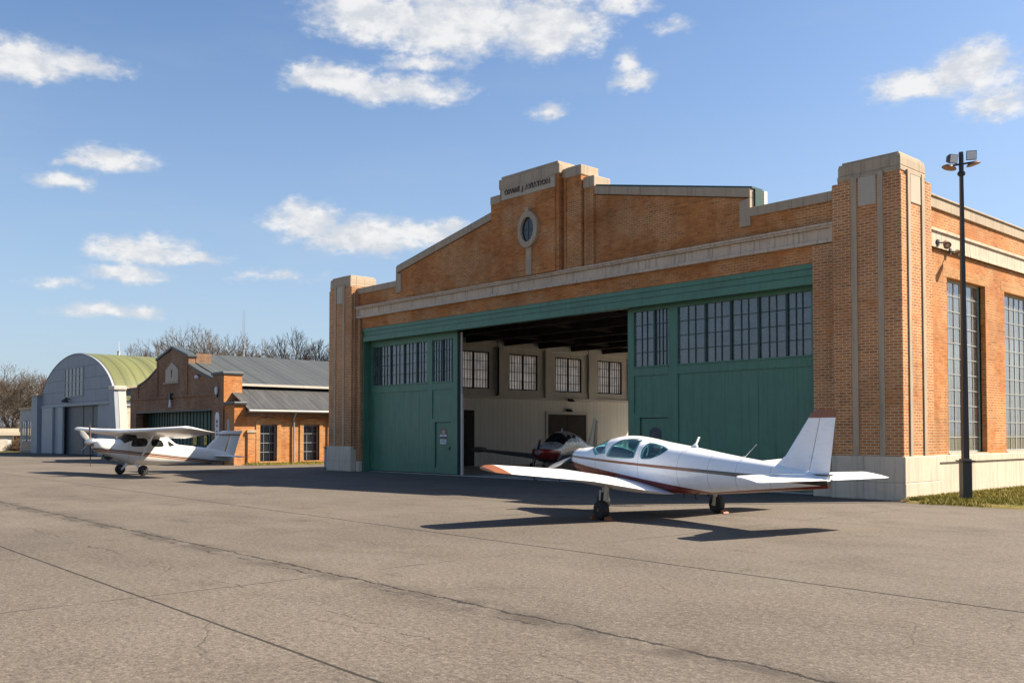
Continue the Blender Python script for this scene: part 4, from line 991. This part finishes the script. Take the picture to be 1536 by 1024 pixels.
# ---- silver and red aircraft inside the hangar
hx, hy = .473, -.877; hz = math.atan2(hy, hx)
hx, hy = -.45*.673-.89*-.7396, -.45*.7396-.89*.673; hz = math.atan2(hy, hx)
A3 = thing('silver_aircraft', 'silver low-wing aircraft with dark red nose panel parked inside the open hangar', 'airplane', (-17.9-1.72*hx, 4.74-1.72*hy, 0), hz)
B3 = Body([(2.30,.82,1.02,.16,2.2,.5),(2.22,.74,1.10,.34,2.4,.5),(1.9,.56,1.20,.50,2.6,.55),(1.4,.46,1.27,.58,2.6,.55),(1.0,.42,1.33,.60,2.6,.55),(.7,.40,1.52,.60,2.5,.5),(.35,.40,1.72,.60,2.5,.5),(-.1,.40,1.80,.60,2.4,.5),(-.8,.42,1.78,.58,2.4,.5),(-1.7,.45,1.60,.48,2.3,.5),(-2.6,.55,1.35,.34,2.2,.5),(-3.6,.68,1.16,.18,2.1,.5),(-4.4,.78,1.06,.06,2.0,.5)])
def red3(t, x, y, z): return t.m('MULTIPLY', band(t, off(t, z, .64, .10, x), -.28, .20), t.m('GREATER_THAN', t.m('ADD', x, t.m('MULTIPLY', z, .6)), 1.6))
def dark3(t, x, y, z): return t.m('LESS_THAN', off(t, z, .50, .06, x), 0)
P3 = paint('silver_paint_red_nose', (.74,.75,.76), [((.32,.02,.02), red3), ((.02,.02,.02), dark3)], .25, (1.3,.2,-1.0), .15, .25)
P3W = paint('dark_wing_paint', (.10,.10,.105), [], .4)
P3T = paint('pale_tail_paint', (.55,.57,.60), [], .3)
B3.s = [(a, b, c, d*.86, e, f) for a, b, c, d, e, f in B3.s]
B3.mesh(60, 36).build('fuselage', P3, A3, smooth=True)
B3.shell(.98, .34, R(22), R(158), .008, 8, 18, .25).build('windshield', M['smoke'], A3, smooth=True)
for sg_ in (1, -1):
    B3.patch([(.34,1.32),(.20,1.62),(-.20,1.66),(-.24,1.32)], sg_).build('side_window', M['smoke'], A3, smooth=True)
    B3.patch([(-.36,1.32),(-.34,1.65),(-.80,1.64),(-.84,1.32)], sg_).build('side_window', M['smoke'], A3, smooth=True)
    B3.patch([(-.98,1.32),(-.97,1.60),(-1.35,1.50),(-1.45,1.34)], sg_).build('rear_window', M['smoke'], A3, smooth=True)
    foil([(.35,1.0,-.85,.60,.55),(2.0,.75,-.7,.76,.72),(3.85,.45,-.5,.93,.90),(4.0,.2,-.45,.95,.92,.5)], sg_, 1.0).build('wing', P3W, A3, smooth=True, angle=50)
    MB().lathe([(.02,-.75),(.09,-.55),(.13,-.1),(.13,.3),(.08,.6),(.02,.72)], (.1,sg_*4.0,.97), (1,0,0), 14).build('tip_tank', P3W, A3, smooth=True)
    foil([(.05,-3.5,-4.3,1.02,1.0),(1.6,-3.75,-4.25,1.05,1.03)], sg_, .8).build('tailplane', P3T, A3, smooth=True, angle=50)
    lg = MB().tube((0,sg_*1.3,.70),(0,sg_*1.3,.2),.05,.04).build('landing_gear', M['grey_metal'], A3)
    wheel(lg, 0, sg_*1.36, .2, .2, .14, 'alu', 18)
ng = MB().tube((1.70,0,.62),(1.72,0,.22),.045,.035).bar((1.72,.09,.34),(1.72,.09,.17),.02,.04).build('nose_gear', M['black_metal'], A3); wheel(ng, 1.72, 0, .18, .18, .13, 'alu', 18)
MB().lathe([(.14,0),(.13,.08),(.08,.18),(.01,.24)], (2.28,0,.92), (1,0,0), 16).build('spinner', M['alu'], A3, smooth=True)
for s_ in (1, -1): blade_mb((2.34,0,.92), (0,s_*.25,s_*.97), (1,0,0), .55, .08, .1).build('propeller_blade', M['black_metal'], A3, smooth=True)
foil([(1.0,-3.1,-3.85,0,0),(1.25,-3.3,-3.9,0,0),(2.35,-3.95,-4.25,0,0)], 1, .8, 'z').build('fin', P3T, A3, smooth=True, angle=50)
foil([(.95,-3.86,-4.35,0,0,.9),(2.35,-4.26,-4.55,0,0,.7)], 1, .8, 'z').build('rudder', P3W, A3, smooth=True, angle=60)
foil([(2.352,-3.92,-4.58,0,0,.9),(2.45,-4.05,-4.6,0,0,.7)], 1, .9, 'z').build('fin_cap', P3T, A3, smooth=True)
MB().bar((-.2,0,1.79),(-.25,0,1.95),.012,.05,(0,1,0)).build('antenna', M['white_metal'], A3)
mb = MB()
for sg_ in (1, -1):
    for (a, b, c, d_) in ((1.55,.92,1.30,.93),(1.45,.88,1.22,.88),(1.40,.96,1.34,.84)):
        ya = B3.side(a, b)+.006; yb = B3.side(c, d_)+.006
        mb.bar((a,sg_*ya,b),(c,sg_*yb,d_),.006,.025,(0,1,0))
mb.build('nose_emblem', M['lime_panel'], A3)
# ------------------------------------------------------------------ the brick gabled hangar
G = thing('gabled_hangar', 'smaller brown brick hangar with pointed gable, dark green doors and grey metal roof', 'hangar', (-45, 0, 0))
def gb(mb, name, mat, parent=None, each=False, **k):
    mb.v = [(x+45, y, z) for x, y, z in mb.v]; return (mb.pieces if each else mb.build)(name, mat, parent or G, **k)
def curve(x0, z0, x1, z1, n=6, sag=.12):
    return [(x0+(x1-x0)*i/n, z0+(z1-z0)*i/n - sag*math.sin(PI*i/n)) for i in range(n+1)]
rampL = curve(-50.8, 4.73, -47.68, 5.68); rampR = curve(-43.0, 5.72, -39.5, 4.70, sag=.05)
pr = [(-52.05,0),(-51.05,0),(-51.05,3.08),(-39.45,3.08),(-39.45,0),(-38.22,0),(-38.22,4.72),(-39.5,4.72)] + [(x, z-.0) for x, z in reversed(rampR)][1:] + \
     [(-43.0,6.22),(-45.3,6.82),(-47.68,6.22)] + [(x, z) for x, z in reversed(rampL)] + [(-50.8,4.6),(-52.05,4.6)]
gb(MB().prism(pr, 0, .45, 'y'), 'wall', M['brick_dark'])
mb = MB(); mb.box(-47.62, -47.45, -.06, 0, 4.02, 6.2); mb.box(-43.22, -43.05, -.06, 0, 4.02, 6.2); mb.box(-52.0, -38.3, -.07, 0, 3.86, 4.0); mb.box(-50.85,-50.6,-.05,0,4.02,4.75)
gb(mb, 'brick_trim', M['brick_dark'], each=True)
mb = MB()
def rib(mb, pts, t, y0, y1):
    for (a, b), (c, d_) in zip(pts, pts[1:]): mb.prism([(a,b),(c,d_),(c,d_+t),(a,b+t)], y0, y1, 'y')
rib(mb, [(x, z+.002) for x, z in rampL], .10, -.06, .5); rib(mb, [(x, z+.002) for x, z in rampR], .13, -.06, .5)
mb.prism([(-47.75,6.22),(-45.3,6.85),(-42.93,6.22),(-42.93,6.36),(-45.3,7.0),(-47.75,6.36)], -.09, .52, 'y')
mb.box(-52.12,-50.75,-.05,.52,4.602,4.70)
gb(mb, 'coping', M['lead'], bevel=.01)
gb(MB().box(-43.75, -42.98, .45, 1.4, 4.5, 6.45), 'chimney', M['brick_dark'])
pt = gb(MB().box(-39.52, -38.20, -.10, 1.0, 0, 4.95), 'pier', M['brick_dark']); gb(MB().box(-39.6,-38.1,-.18,1.08,4.95,5.12), 'pier_cap', M['lead'], pt, bevel=.04)
gb(MB().box(-38.199, -38.16, -.08, 1.0, 3.0, 4.95), 'pier_face', M['brick'], pt)
pt = gb(MB().box(-37.75, -36.62, -.20, .46, 0, 3.26), 'pier', M['brick']); gb(MB().box(-37.85,-36.5,-.28,.52,3.26,3.42), 'pier_cap', M['lead'], pt, bevel=.04)
gb(MB().box(-38.2, -37.75, .0, .4, 0, 3.2), 'link_wall', M['brick_dark'])
mb = MB(); pent = [(-46.25,4.82),(-44.40,4.82),(-44.40,5.58),(-45.3,6.02),(-46.25,5.58)]
mb.prism(pent, -.06, .0, 'y'); cr = gb(mb, 'plaque', M['lime_panel'], bevel=.02)
gb(MB().prism(ellipse(-45.32, 5.42, .09, .16, 14), -.075, -.061, 'y').box(-45.36,-45.28,-.075,-.061,5.1,5.3), 'plaque_emblem', M['bronze'], cr)
gb(MB().box(-46.45,-44.3,-.10,.0,4.72,4.82), 'plaque_sill', M['lime'], cr)
# doors: four ribbed leaves, the leftmost bay in the dark
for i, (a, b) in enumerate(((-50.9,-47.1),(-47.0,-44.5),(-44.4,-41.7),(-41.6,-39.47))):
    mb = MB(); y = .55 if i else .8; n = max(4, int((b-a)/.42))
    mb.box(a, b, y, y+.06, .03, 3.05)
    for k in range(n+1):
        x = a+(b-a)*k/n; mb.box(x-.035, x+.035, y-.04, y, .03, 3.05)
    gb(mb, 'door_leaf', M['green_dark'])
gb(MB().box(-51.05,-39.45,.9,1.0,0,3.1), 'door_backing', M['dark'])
gb(MB().box(-51.05,-39.45,-.02,.3,3.0,3.078), 'lintel', M['lead'])
# long side with arched windows
SW = -36.62
wins = [(1.30,2.32),(3.98,5.0),(6.7,7.7),(9.4,10.4)]
ys = [.46] + [v for w in wins for v in w] + [18.0]
mb = MB()
for i in range(0, len(ys), 2): mb.box(SW-.35, SW, ys[i], ys[i+1], 0, 2.20)
for a, b in wins: mb.box(SW-.35, SW, a, b, 0, .18)
mb.box(SW-.35, SW, .46, 18, 2.2, 2.98)
gb(mb, 'side_wall', M['brick'])
for a, b in wins:
    mb = MB(); mb.box(SW-.1, SW+.05, a-.24, a, .08, 2.2); mb.box(SW-.1, SW+.05, b, b+.24, .08, 2.2)
    c = (a+b)/2; mb.prism([(a-.24,2.2),(b+.24,2.2),(b+.24,2.42),(c+.2,2.56),(c-.2,2.56),(a-.24,2.42)], SW-.1, SW+.05, 'x')
    gb(mb, 'window_surround', M['brick_pale'])
for a, b in wins:
    mb = MB(); X = SW-.22; c = (a+b)/2
    mb.box(X-.03,X+.03,a,a+.05,.18,2.2); mb.box(X-.03,X+.03,b-.05,b,.18,2.2); mb.box(X-.03,X+.03,a+.05,b-.05,2.12,2.2)
    for z in (.68,1.18,1.70): mb.box(X-.02,X+.03,a+.05,b-.05,z-.02,z+.02)
    for f in (.33,.67): mb.box(X-.02,X+.02,a+(b-a)*f-.012,a+(b-a)*f+.012,.2,2.12)
    w = gb(mb, 'window', M['grey_metal']); gb(MB().box(X-.01,X-.005,a+.02,b-.02,.18,2.18), 'pane', M['glass_dark'], w)
    gb(MB().box(SW-.25, SW+.10, a-.1, b+.1, .10, .18), 'sill', M['brick_pale'], w)
gb(MB().box(SW-.36, SW-.3, .46, 18, 2.98, 3.3).box(-38.2,-37.9,.46,18,0,3.2), 'inner_wall', M['dark'])
roofpt = [(-36.28,2.98),(-38.95,4.30)]
gb(MB().prism([(-36.25,2.96),(-38.95,4.28),(-38.95,4.36),(-36.25,3.04)], .40, 18.3, 'y'), 'side_roof', M['roof_low'])
gb(MB().box(-39.0,-38.9,.45,18.2,4.36,4.44), 'clerestory', M['lead'])
gb(MB().prism([(-38.55,4.40),(-45.3,6.55),(-45.3,6.63),(-38.55,4.49)], .45, 18.3, 'y').prism([(-45.3,6.55),(-52.1,4.40),(-52.1,4.48),(-45.3,6.63)], .45, 18.3, 'y'), 'roof', M['roof'], each=True)
gb(MB().box(-38.56,-38.50,.45,18.3,4.38,4.52), 'eave_trim', M['cream'])
mb = MB(); mb.tube((-36.22,.45,2.93),(-36.22,18.2,2.93),.075,.075,10)
gb(mb, 'gutter', M['muntin'], smooth=True)
gb(MB().box(SW,SW+.1,.46,18,2.62,2.92), 'fascia_shadow', M['brick_dark'])  # shadow below the eave, put in as a strip of darker brick
for y in (3.33, 5.62): gb(MB().tube((SW+.09,y,.02),(SW+.09,y,2.55),.05,.05,8).tube((SW+.09,y,2.55),(-36.25,y,2.9),.05,.05,8), 'downpipe', M['grey_metal'], smooth=True)
gb(MB().box(-52.0,-51.7,.45,18,0,4.3).box(-52,-37,18,18.3,0,4.3), 'rear_wall', M['brick_dark'])
gb(MB().box(SW+.0,SW+.09,.55,1.0,0,1.75), 'buttress', M['brick']); gb(MB().box(SW+.0,SW+.13,.5,1.03,1.75,1.9), 'buttress_cap', M['lime'])
def flatsign(name, label, cat, mb, mat, group=None, extra=()):
    o = mb.build(name, mat); tag(o, label, cat, group)
    for n, m2, mt in extra: m2.build(n, M[mt], o)
    return o
flatsign('pier_sign', 'tall narrow white sign with dark lettering on the brown brick pier', 'sign',
    MB().prism([(-39.03,1.35),(-38.67,1.35),(-38.60,1.5),(-38.60,2.7),(-38.72,2.88),(-38.98,2.88),(-39.10,2.7),(-39.10,1.5)], -.135, -.105, 'y'), M['white_sign'],
    extra=[('lettering', MB().box(-38.95,-38.75,-.142,-.136,2.28,2.46).box(-38.95,-38.88,-.142,-.136,2.05,2.22).box(-38.83,-38.75,-.142,-.136,2.05,2.22).box(-38.95,-38.75,-.142,-.136,1.80,1.86).box(-38.95,-38.75,-.142,-.136,1.62,1.70), 'navy')])
flatsign('pier_sign', 'short pale blue sign on the recessed brick beside the low pier', 'sign', MB().prism([(-37.35,1.75),(-37.15,1.75),(-37.12,1.9),(-37.12,2.4),(-37.25,2.52),(-37.38,2.4),(-37.38,1.9)], -.235, -.205, 'y'), M['clad_white'])
flatsign('lamp_globe', 'small pale wall lamp high on the brown brick pier', 'wall lamp', MB().lathe([(.03,-.2),(.08,-.1),(.10,.1),(.06,.22),(.02,.26)], (-38.85,-.2,4.05), (0,0,1), 12), M['white_sign'], extra=[('bracket', MB().box(-38.9,-38.8,-.2,-.1,3.72,3.95), 'black_metal')])
flatsign('gable_lamp', 'small pale wall lamp on the sloping shoulder of the pointed gable', 'wall lamp', MB().lathe([(.04,-.1),(.12,-.05),(.13,.06),(.05,.12)], (-41.6,-.12,4.95), (0,0,1), 10), M['white_sign'], extra=[('bracket', MB().box(-41.65,-41.55,-.1,0,5.0,5.1), 'black_metal')])
flatsign('bell_lamp', 'dark and white hanging lamp above the middle of the green doors', 'wall lamp', MB().tube((-45.3,-.14,3.3),(-45.3,-.14,3.75),.10,.06,8), M['white_sign'], extra=[('bracket', MB().box(-45.42,-45.18,-.2,0,3.75,4.12), 'black_metal')])
for x, lb in ((-43.1,'yellow notice with red mark on the dark green hangar door, the wider one'),(-41.68,'small yellow notice with dark mark on the dark green hangar door by the pier')):
    w_ = .24 if x < -42 else .19
    flatsign('door_warning', lb, 'sign', MB().prism([(x-w_,1.05),(x+w_,1.05),(x+w_,1.5),(x+w_*.6,1.6),(x-w_*.6,1.6),(x-w_,1.5)], .47, .505, 'y'), M['yellow'], 'yellow notices on the green doors',
        [('lettering', MB().box(x-w_*.6,x+w_*.6,.462,.469,1.24,1.30).box(x-w_*.5,x+w_*.5,.462,.469,1.36,1.43), 'rustred' if x < -42 else 'navy')])

# ------------------------------------------------------------------ the arched hangar
K = thing('arched_hangar', 'blue-grey clad hangar with rounded front and pale green barrel roof', 'hangar', (-69.5, 2, 0))
def kb(mb, name, mat, parent=None, each=False, **k):
    mb.v = [(x+69.5, y-2, z) for x, y, z in mb.v]; return (mb.pieces if each else mb.build)(name, mat, parent or K, **k)
CX, HW = -69.5, 8.95
def arch(n=36, hw=HW, z0=4.15, rise=4.0, p=1.86): 
    out = []
    for k in range(n+1):
        a = PI*k/n; c, s_ = math.cos(a), math.sin(a)
        out.append((CX+hw*math.copysign(abs(c)**(2/p), c), z0+rise*abs(s_)**(2/p)))
    return out
ar = arch()
kb(MB().prism([(CX+HW-.05,4.12)] + ar[1:-1] + [(CX-HW+.05,4.12)], 2, 2.11, 'y'), 'gable', M['clad'])
mb = MB(); ao = arch(hw=HW+.03, rise=4.03)
for (a, b), (c, d_) in zip(zip(ar, ao), zip(ar[1:], ao[1:])): mb.prism([a, c, d_, b], 1.96, 2.12, 'y')
kb(mb, 'arch_rim', M['clad_plain'])
mb = MB(); ao = arch(hw=HW+.05, rise=4.05); ai = arch(hw=HW-.05, rise=3.97)
for (a, b), (c, d_) in zip(zip(ai, ao), zip(ai[1:], ao[1:])): mb.prism([a, c, d_, b], 2.122, 18, 'y')
kb(mb, 'roof', M['roof_green'])
kb(MB().box(CX+HW-.02, CX+HW+.30, 2.2, 18, 5.05, 5.2), 'eave', M['lime'])
kb(MB().box(-61.4, -60.55, 2.0, 2.5, 0, 4.95), 'wall', M['clad_plain'])
mb = MB(); mb.box(-78.2,-61.4,1.95,2.2,4.0,4.15); mb.box(-78.2,-61.4,1.85,2.2,3.92,4.0)
kb(mb, 'lintel', M['clad_white'])
mb = MB(); mb.box(-64.1,-61.4,2.0,2.2,0,3.92); mb.box(-78.1,-76.9,2.0,2.4,0,3.92)
kb(mb, 'wall_panel', M['clad_plain'], each=True)
for a, b, y, mt in ((-77.35,-74.45,1.78,'clad_white'),(-74.44,-73.2,1.95,'clad_plain'),(-73.2,-72.0,1.85,'clad_white')):
    kb(MB().box(a,b,y,y+.15,.03,3.9), 'sliding_panel', M[mt])
for a, b, y in ((-72.1,-68.1,2.22),(-68.06,-66.0,2.24),(-65.96,-64.1,2.26)):
    kb(MB().box(a,b,y,y+.12,.03,3.95).box(a,a+.06,y-.03,y,.03,3.95), 'door_leaf', M['steel_blue'])
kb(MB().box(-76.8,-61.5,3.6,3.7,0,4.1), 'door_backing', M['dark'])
pl = kb(MB().prism([(-79.9,0),(-78.05,0),(-78.15,4.95),(-79.7,4.95)], 1.6, 2.7, 'y'), 'pylon', M['clad_plain']); kb(MB().box(-79.8,-78.05,1.5,2.8,4.95,5.12), 'pylon_cap', M['lime'], pl, bevel=.03)
pl = kb(MB().prism([(-61.35,0),(-59.0,0),(-59.9,4.9),(-60.75,4.9)], 1.7, 2.0, 'y'), 'pylon', M['clad_plain'])
kb(MB().prism([(-61.2,0),(-58.98,0),(-59.88,4.9),(-60.7,4.9)], 2.0, 2.55, 'y'), 'pylon_side', M['cream'], pl)
kb(MB().box(-60.95,-59.78,1.65,2.6,4.9,5.2), 'pylon_cap', M['cream'], pl, bevel=.05)
kb(MB().box(-60.9,-60.5,2.5,18,0,3.9), 'side_wall', M['clad_y'])
kb(MB().box(-60.95,-60.55,2.55,18,3.9,5.05), 'clerestory', M['steel_blue']); kb(MB().box(-60.9,-60.4,2.55,18,3.78,3.9), 'side_band', M['clad_white'])
mb = MB(); wx0, wx1, wz0, wz1 = -71.9, -67.5, 4.72, 7.0
for k in range(6): x = wx0+(wx1-wx0)*k/5; mb.box(x-.07,x+.07,1.93,2.0,wz0,wz1)
for k in range(5): z = wz0+(wz1-wz0)*k/4; mb.box(wx0,wx1,1.94,2.0,z-.035,z+.035)
w = kb(mb, 'window', M['clad_white']); kb(MB().box(wx0,wx1,1.975,1.995,wz0,wz1), 'pane', M['oculus'], w)
kb(MB().box(-77,-61,17.9,18,0,6), 'rear_wall', M['clad_plain']); kb(MB().box(-78.4,-78.1,2.3,18,0,5), 'side_wall', M['clad_plain'])
flatsign('hangar_lamp', 'dark wall lamp under the tall window of the arched hangar', 'wall lamp', MB().lathe([(.03,.1),(.25,-.02),(.3,-.2),(.1,-.22)], (-70.6,1.6,4.45), (0,0,1), 12), M['black_metal'], extra=[('bracket', MB().tube((-70.6,1.98,4.5),(-70.6,1.6,4.6),.05), 'black_metal')])
# flat-roofed annex at its far side
N = thing('annex', 'low blue-grey flat-roofed annex with two tall windows beside the arched hangar', 'building', (-82.3, 2, 0))
def nb(mb, name, mat, parent=None, **k):
    mb.v = [(x+82.3, y-2, z) for x, y, z in mb.v]; return mb.build(name, mat, parent or N, **k)
nb(MB().box(-84.6,-79.9,2,8,0,3.85), 'wall', M['clad_plain']); nb(MB().box(-84.75,-79.75,1.85,8.1,3.85,4.05), 'roof', M['lime'], bevel=.02)
for a, b in ((-83.95,-82.55),(-82.35,-80.9)):
    mb = MB(); c = (a+b)/2
    mb.box(a,b,1.94,2,1.0,1.08); mb.box(a,b,1.94,2,2.78,2.86); mb.box(a,a+.08,1.94,2,1.0,2.86); mb.box(b-.08,b,1.94,2,1.0,2.86); mb.box(c-.05,c+.05,1.94,2,1.0,2.86)
    w = nb(mb, 'window', M['clad_white']); nb(MB().box(a,b,1.97,1.995,1.0,2.86), 'pane', M['glass_side'], w)
nb(MB().box(-84,-80.9,1.97,2,.35,.9).box(-84.6,-80.2,1.96,2,0,.25), 'wall_panel', M['steel_blue'])
# white shed and brush beyond the apron
Z = thing('white_shed', 'low white shed with overhanging flat roof at the far edge of the field', 'shed', (-94, 1.0, 0))
MB().box(-3.5,3.2,-8,1.9,0,1.5).build('wall', M['white_metal'], Z); MB().box(-3.8,3.45,-8.3,3.0,1.5,1.85).box(-3.2,3.0,-7.8,2.6,1.85,2.2).build('roof', M['lime_panel'], Z, bevel=.03)
MB().box(3.2,3.24,.75,1.55,.05,1.3).build('door', M['cream'], Z); MB().box(3.2,3.26,.2,.45,.6,.9).build('vent', M['grey_metal'], Z)
MB().box(3.2,3.5,-8,1.9,0,.08).build('step', M['concrete'], Z)

# ------------------------------------------------------------------ masts
ms = thing('radio_mast', 'thin grey radio mast with twin aerials behind the grey metal roof', 'mast', (-58.8, 11.3+4, 0))
ms.location = (-74.6, 19.2, 0); ms.scale = (1.15, 1.15, 1.12)
MB().tube((0,0,0),(0,0,9.6),.09,.06,8).build('pole', M['mast'], ms); MB().tube((-.12,0,9.2),(-.12,0,12.4),.03,.012,6).tube((.17,0,9.4),(.17,0,12.3),.022,.012,6).bar((-.2,0,9.45),(.3,0,9.45),.05,.05).box(.1,.28,-.08,.08,8.9,9.2).build('aerial', M['grey_metal'], ms)
ms = thing('roof_aerial', 'short pale aerial standing on the green barrel roof', 'mast', (-69.5, 5.45, 8.12))
MB().tube((0,0,0),(0,0,.45),.12,.12,8).box(-.22,.22,-.05,.05,.42,.47).build('base', M['cream'], ms); MB().tube((0,0,.45),(0,0,1.3),.035,.02,6).build('rod', M['white_metal'], ms)

# ------------------------------------------------------------------ bare trees
def bark(name, a, b):
    m, t = newmat(name); p = t.pos(); t.pbr(t.mix(t.rng(t.noise(p, 2.5, 4, .6), .35, .65), a, b), .9, 0, None, .1); return m
M['bark'] = bark('bare_bark', (.085,.068,.053), (.14,.115,.092)); M['bark_red'] = bark('brown_twigs', (.12,.075,.05), (.19,.125,.085))
def make_tree(seed, spread=1.0, levels=6, lean=.0, upright=.25):
    """unit tree, height about 1: trunk with limbs, then a crown of finer and finer twigs"""
    rnd = random.Random(seed); tr, cr = MB(), MB()
    def grow(p, d, L, r, lv):
        mb = tr if lv < 2 else cr
        n = 3 if lv < 3 else 2; q = p
        for i in range(n):
            d = (d + Vector((rnd.uniform(-1,1), rnd.uniform(-1,1), rnd.uniform(-.4,1)*upright))*(.16 if lv else .05)).normalized()
            q2 = q + d*(L/n); tp = .30 if lv < levels else .65; ra = r*(1-tp*i/n); rb = r*(1-tp*(i+1)/n)
            mb.tube(q, q2, ra, rb, 6 if lv < 2 else 3, caps=False); q = q2
            if lv and lv < levels and (i < n-1) and rnd.random() < .92:
                side(q, d, L*(rnd.uniform(.6,.85) if lv < 3 else rnd.uniform(.5,.7)), rb*.64, lv+1)
        if lv < levels:
            k = 5 if lv == 0 else (3 if rnd.random() < .45 else 2)
            for j in range(k): side(q, d, L*((rnd.uniform(.66,.9) if lv < 4 else rnd.uniform(.5,.72)) if lv else rnd.uniform(.9,1.25)), r*.66, lv+1, j, k)
    def side(p, d, L, r, lv, j=None, k=1):
        a = d.orthogonal().normalized(); b = d.cross(a); ph = rnd.random()*6.28 if j is None else 6.28*j/k+rnd.uniform(-.5,.5)
        op = (rnd.uniform(.35,.75) if j is not None else rnd.uniform(.6,1.0))*spread
        nd = (d*math.cos(op) + (a*math.cos(ph)+b*math.sin(ph))*math.sin(op)); nd.z += .10
        grow(p, nd.normalized(), L, max(r, .0010), lv)
    grow(Vector((0,0,0)), Vector((lean,0,1)).normalized(), .20, .020, 0)
    h = max(p[2] for p in cr.v)
    for m_ in (tr, cr): m_.v = [(x/h, y/h, z/h) for x, y, z in m_.v]
    return tr, cr
protos = []
for sd_, sp, up_ in ((11,1.0,.25),(23,1.15,.15),(37,.8,.5)):
    tr, cr = make_tree(sd_, sp, 7, 0, up_); protos.append((tr, cr))
TREES = [ # x, y, height, proto, turn, width, material, label
 (-98.4,4.9,9.3,0,.3,.95,'bark','big bare tree behind the white shed with its trunk in view'),
 (-109.3,10.8,9.9,1,1.9,.9,'bark_red','brown-twigged bare tree close behind the annex roof'),
 (-114.1,14.4,9.4,2,4.0,.9,'bark_red','brown-twigged bare tree against the near shoulder of the arched front'),
 (-109.5,4.6,9.2,1,5.1,.9,'bark_red','bare tree at the outermost edge of the field beyond the shed'),
 (-96.5,14.4,11.8,1,.9,.75,'bark','low bare treetop showing above the green barrel roof by the short aerial'),
 (-93.5,17.7,12.8,0,2.2,.72,'bark','rounded bare tree between the green roof and the pointed gable'),
 (-83.4,18.4,13.4,0,4.4,.85,'bark','tallest bare tree, spreading close behind the pointed brick gable'),
 (-88.6,24.6,13.2,2,1.1,.85,'bark','small bare tree above the grey roof between gable and radio mast'),
 (-78.7,23.6,12.1,1,3.1,.9,'bark','wide bare tree between the thin radio mast and the far brick tower'),
 (-73.6,26.3,12.6,2,5.6,.9,'bark','bare tree beside the far brick tower, above the grey roof'),
]
made = {}
for x, y, h, k, rz, wk, mt, lb in TREES:
    o = thing('bare_tree', lb, 'tree', (x, y, 0), rz, 'bare trees behind the hangars'); wd = h*wk; o.scale = (wd, wd, h)
    if (k, mt) not in made:
        a = protos[k][0].build('trunk', M[mt], o, normals=False, smooth=True); b = protos[k][1].build('crown', M[mt], o, normals=False); made[(k, mt)] = (a, b)
    else:
        for src in made[(k, mt)]:
            c = src.copy(); C.objects.link(c); c.parent = o
# brown brush under the far trees
rnd = random.Random(9); mb = MB()
for _ in range(5200):
    x, y = rnd.uniform(-116,-98), rnd.uniform(-6,16); h = rnd.uniform(.6,2.6)*(1.25 if rnd.random() < .2 else 1)
    p = Vector((x,y,rnd.uniform(0,.4))); q = p+Vector((rnd.uniform(-.7,.7),rnd.uniform(-.7,.7),h)); mb.tube(p,q,.03,.008,3,caps=False)
    for _k in range(2):
        s_ = p.lerp(q, rnd.uniform(.3,.8)); mb.tube(s_, s_+Vector((rnd.uniform(-.8,.8),rnd.uniform(-.8,.8),rnd.uniform(.2,.8))), .018, .006, 3, caps=False)
mb.build('undergrowth', M['bark_red'], None, normals=False, kind='stuff')
mb = MB()
for _ in range(700):
    a, e = rnd.random()*6.28, rnd.uniform(.2,1.5); l = rnd.uniform(.5,1.3); p = Vector((rnd.gauss(0,.3),rnd.gauss(0,.25),0))
    q = p+Vector((math.cos(a)*math.cos(e),math.sin(a)*math.cos(e),math.sin(e)))*l; mb.tube(p,q,.02,.006,3,caps=False)
    for _k in range(3): s_ = p.lerp(q, rnd.uniform(.4,1)); mb.tube(s_, s_+Vector((rnd.uniform(-.3,.3),rnd.uniform(-.3,.3),rnd.uniform(0,.3))), .012, .005, 3, caps=False)
sh = mb.build('dead_bush', M['bark_red'], None, normals=False); sh.location = (-90.2, 3.5, 0); tag(sh, 'rusty brown dead bush at the corner of the annex', 'bush')
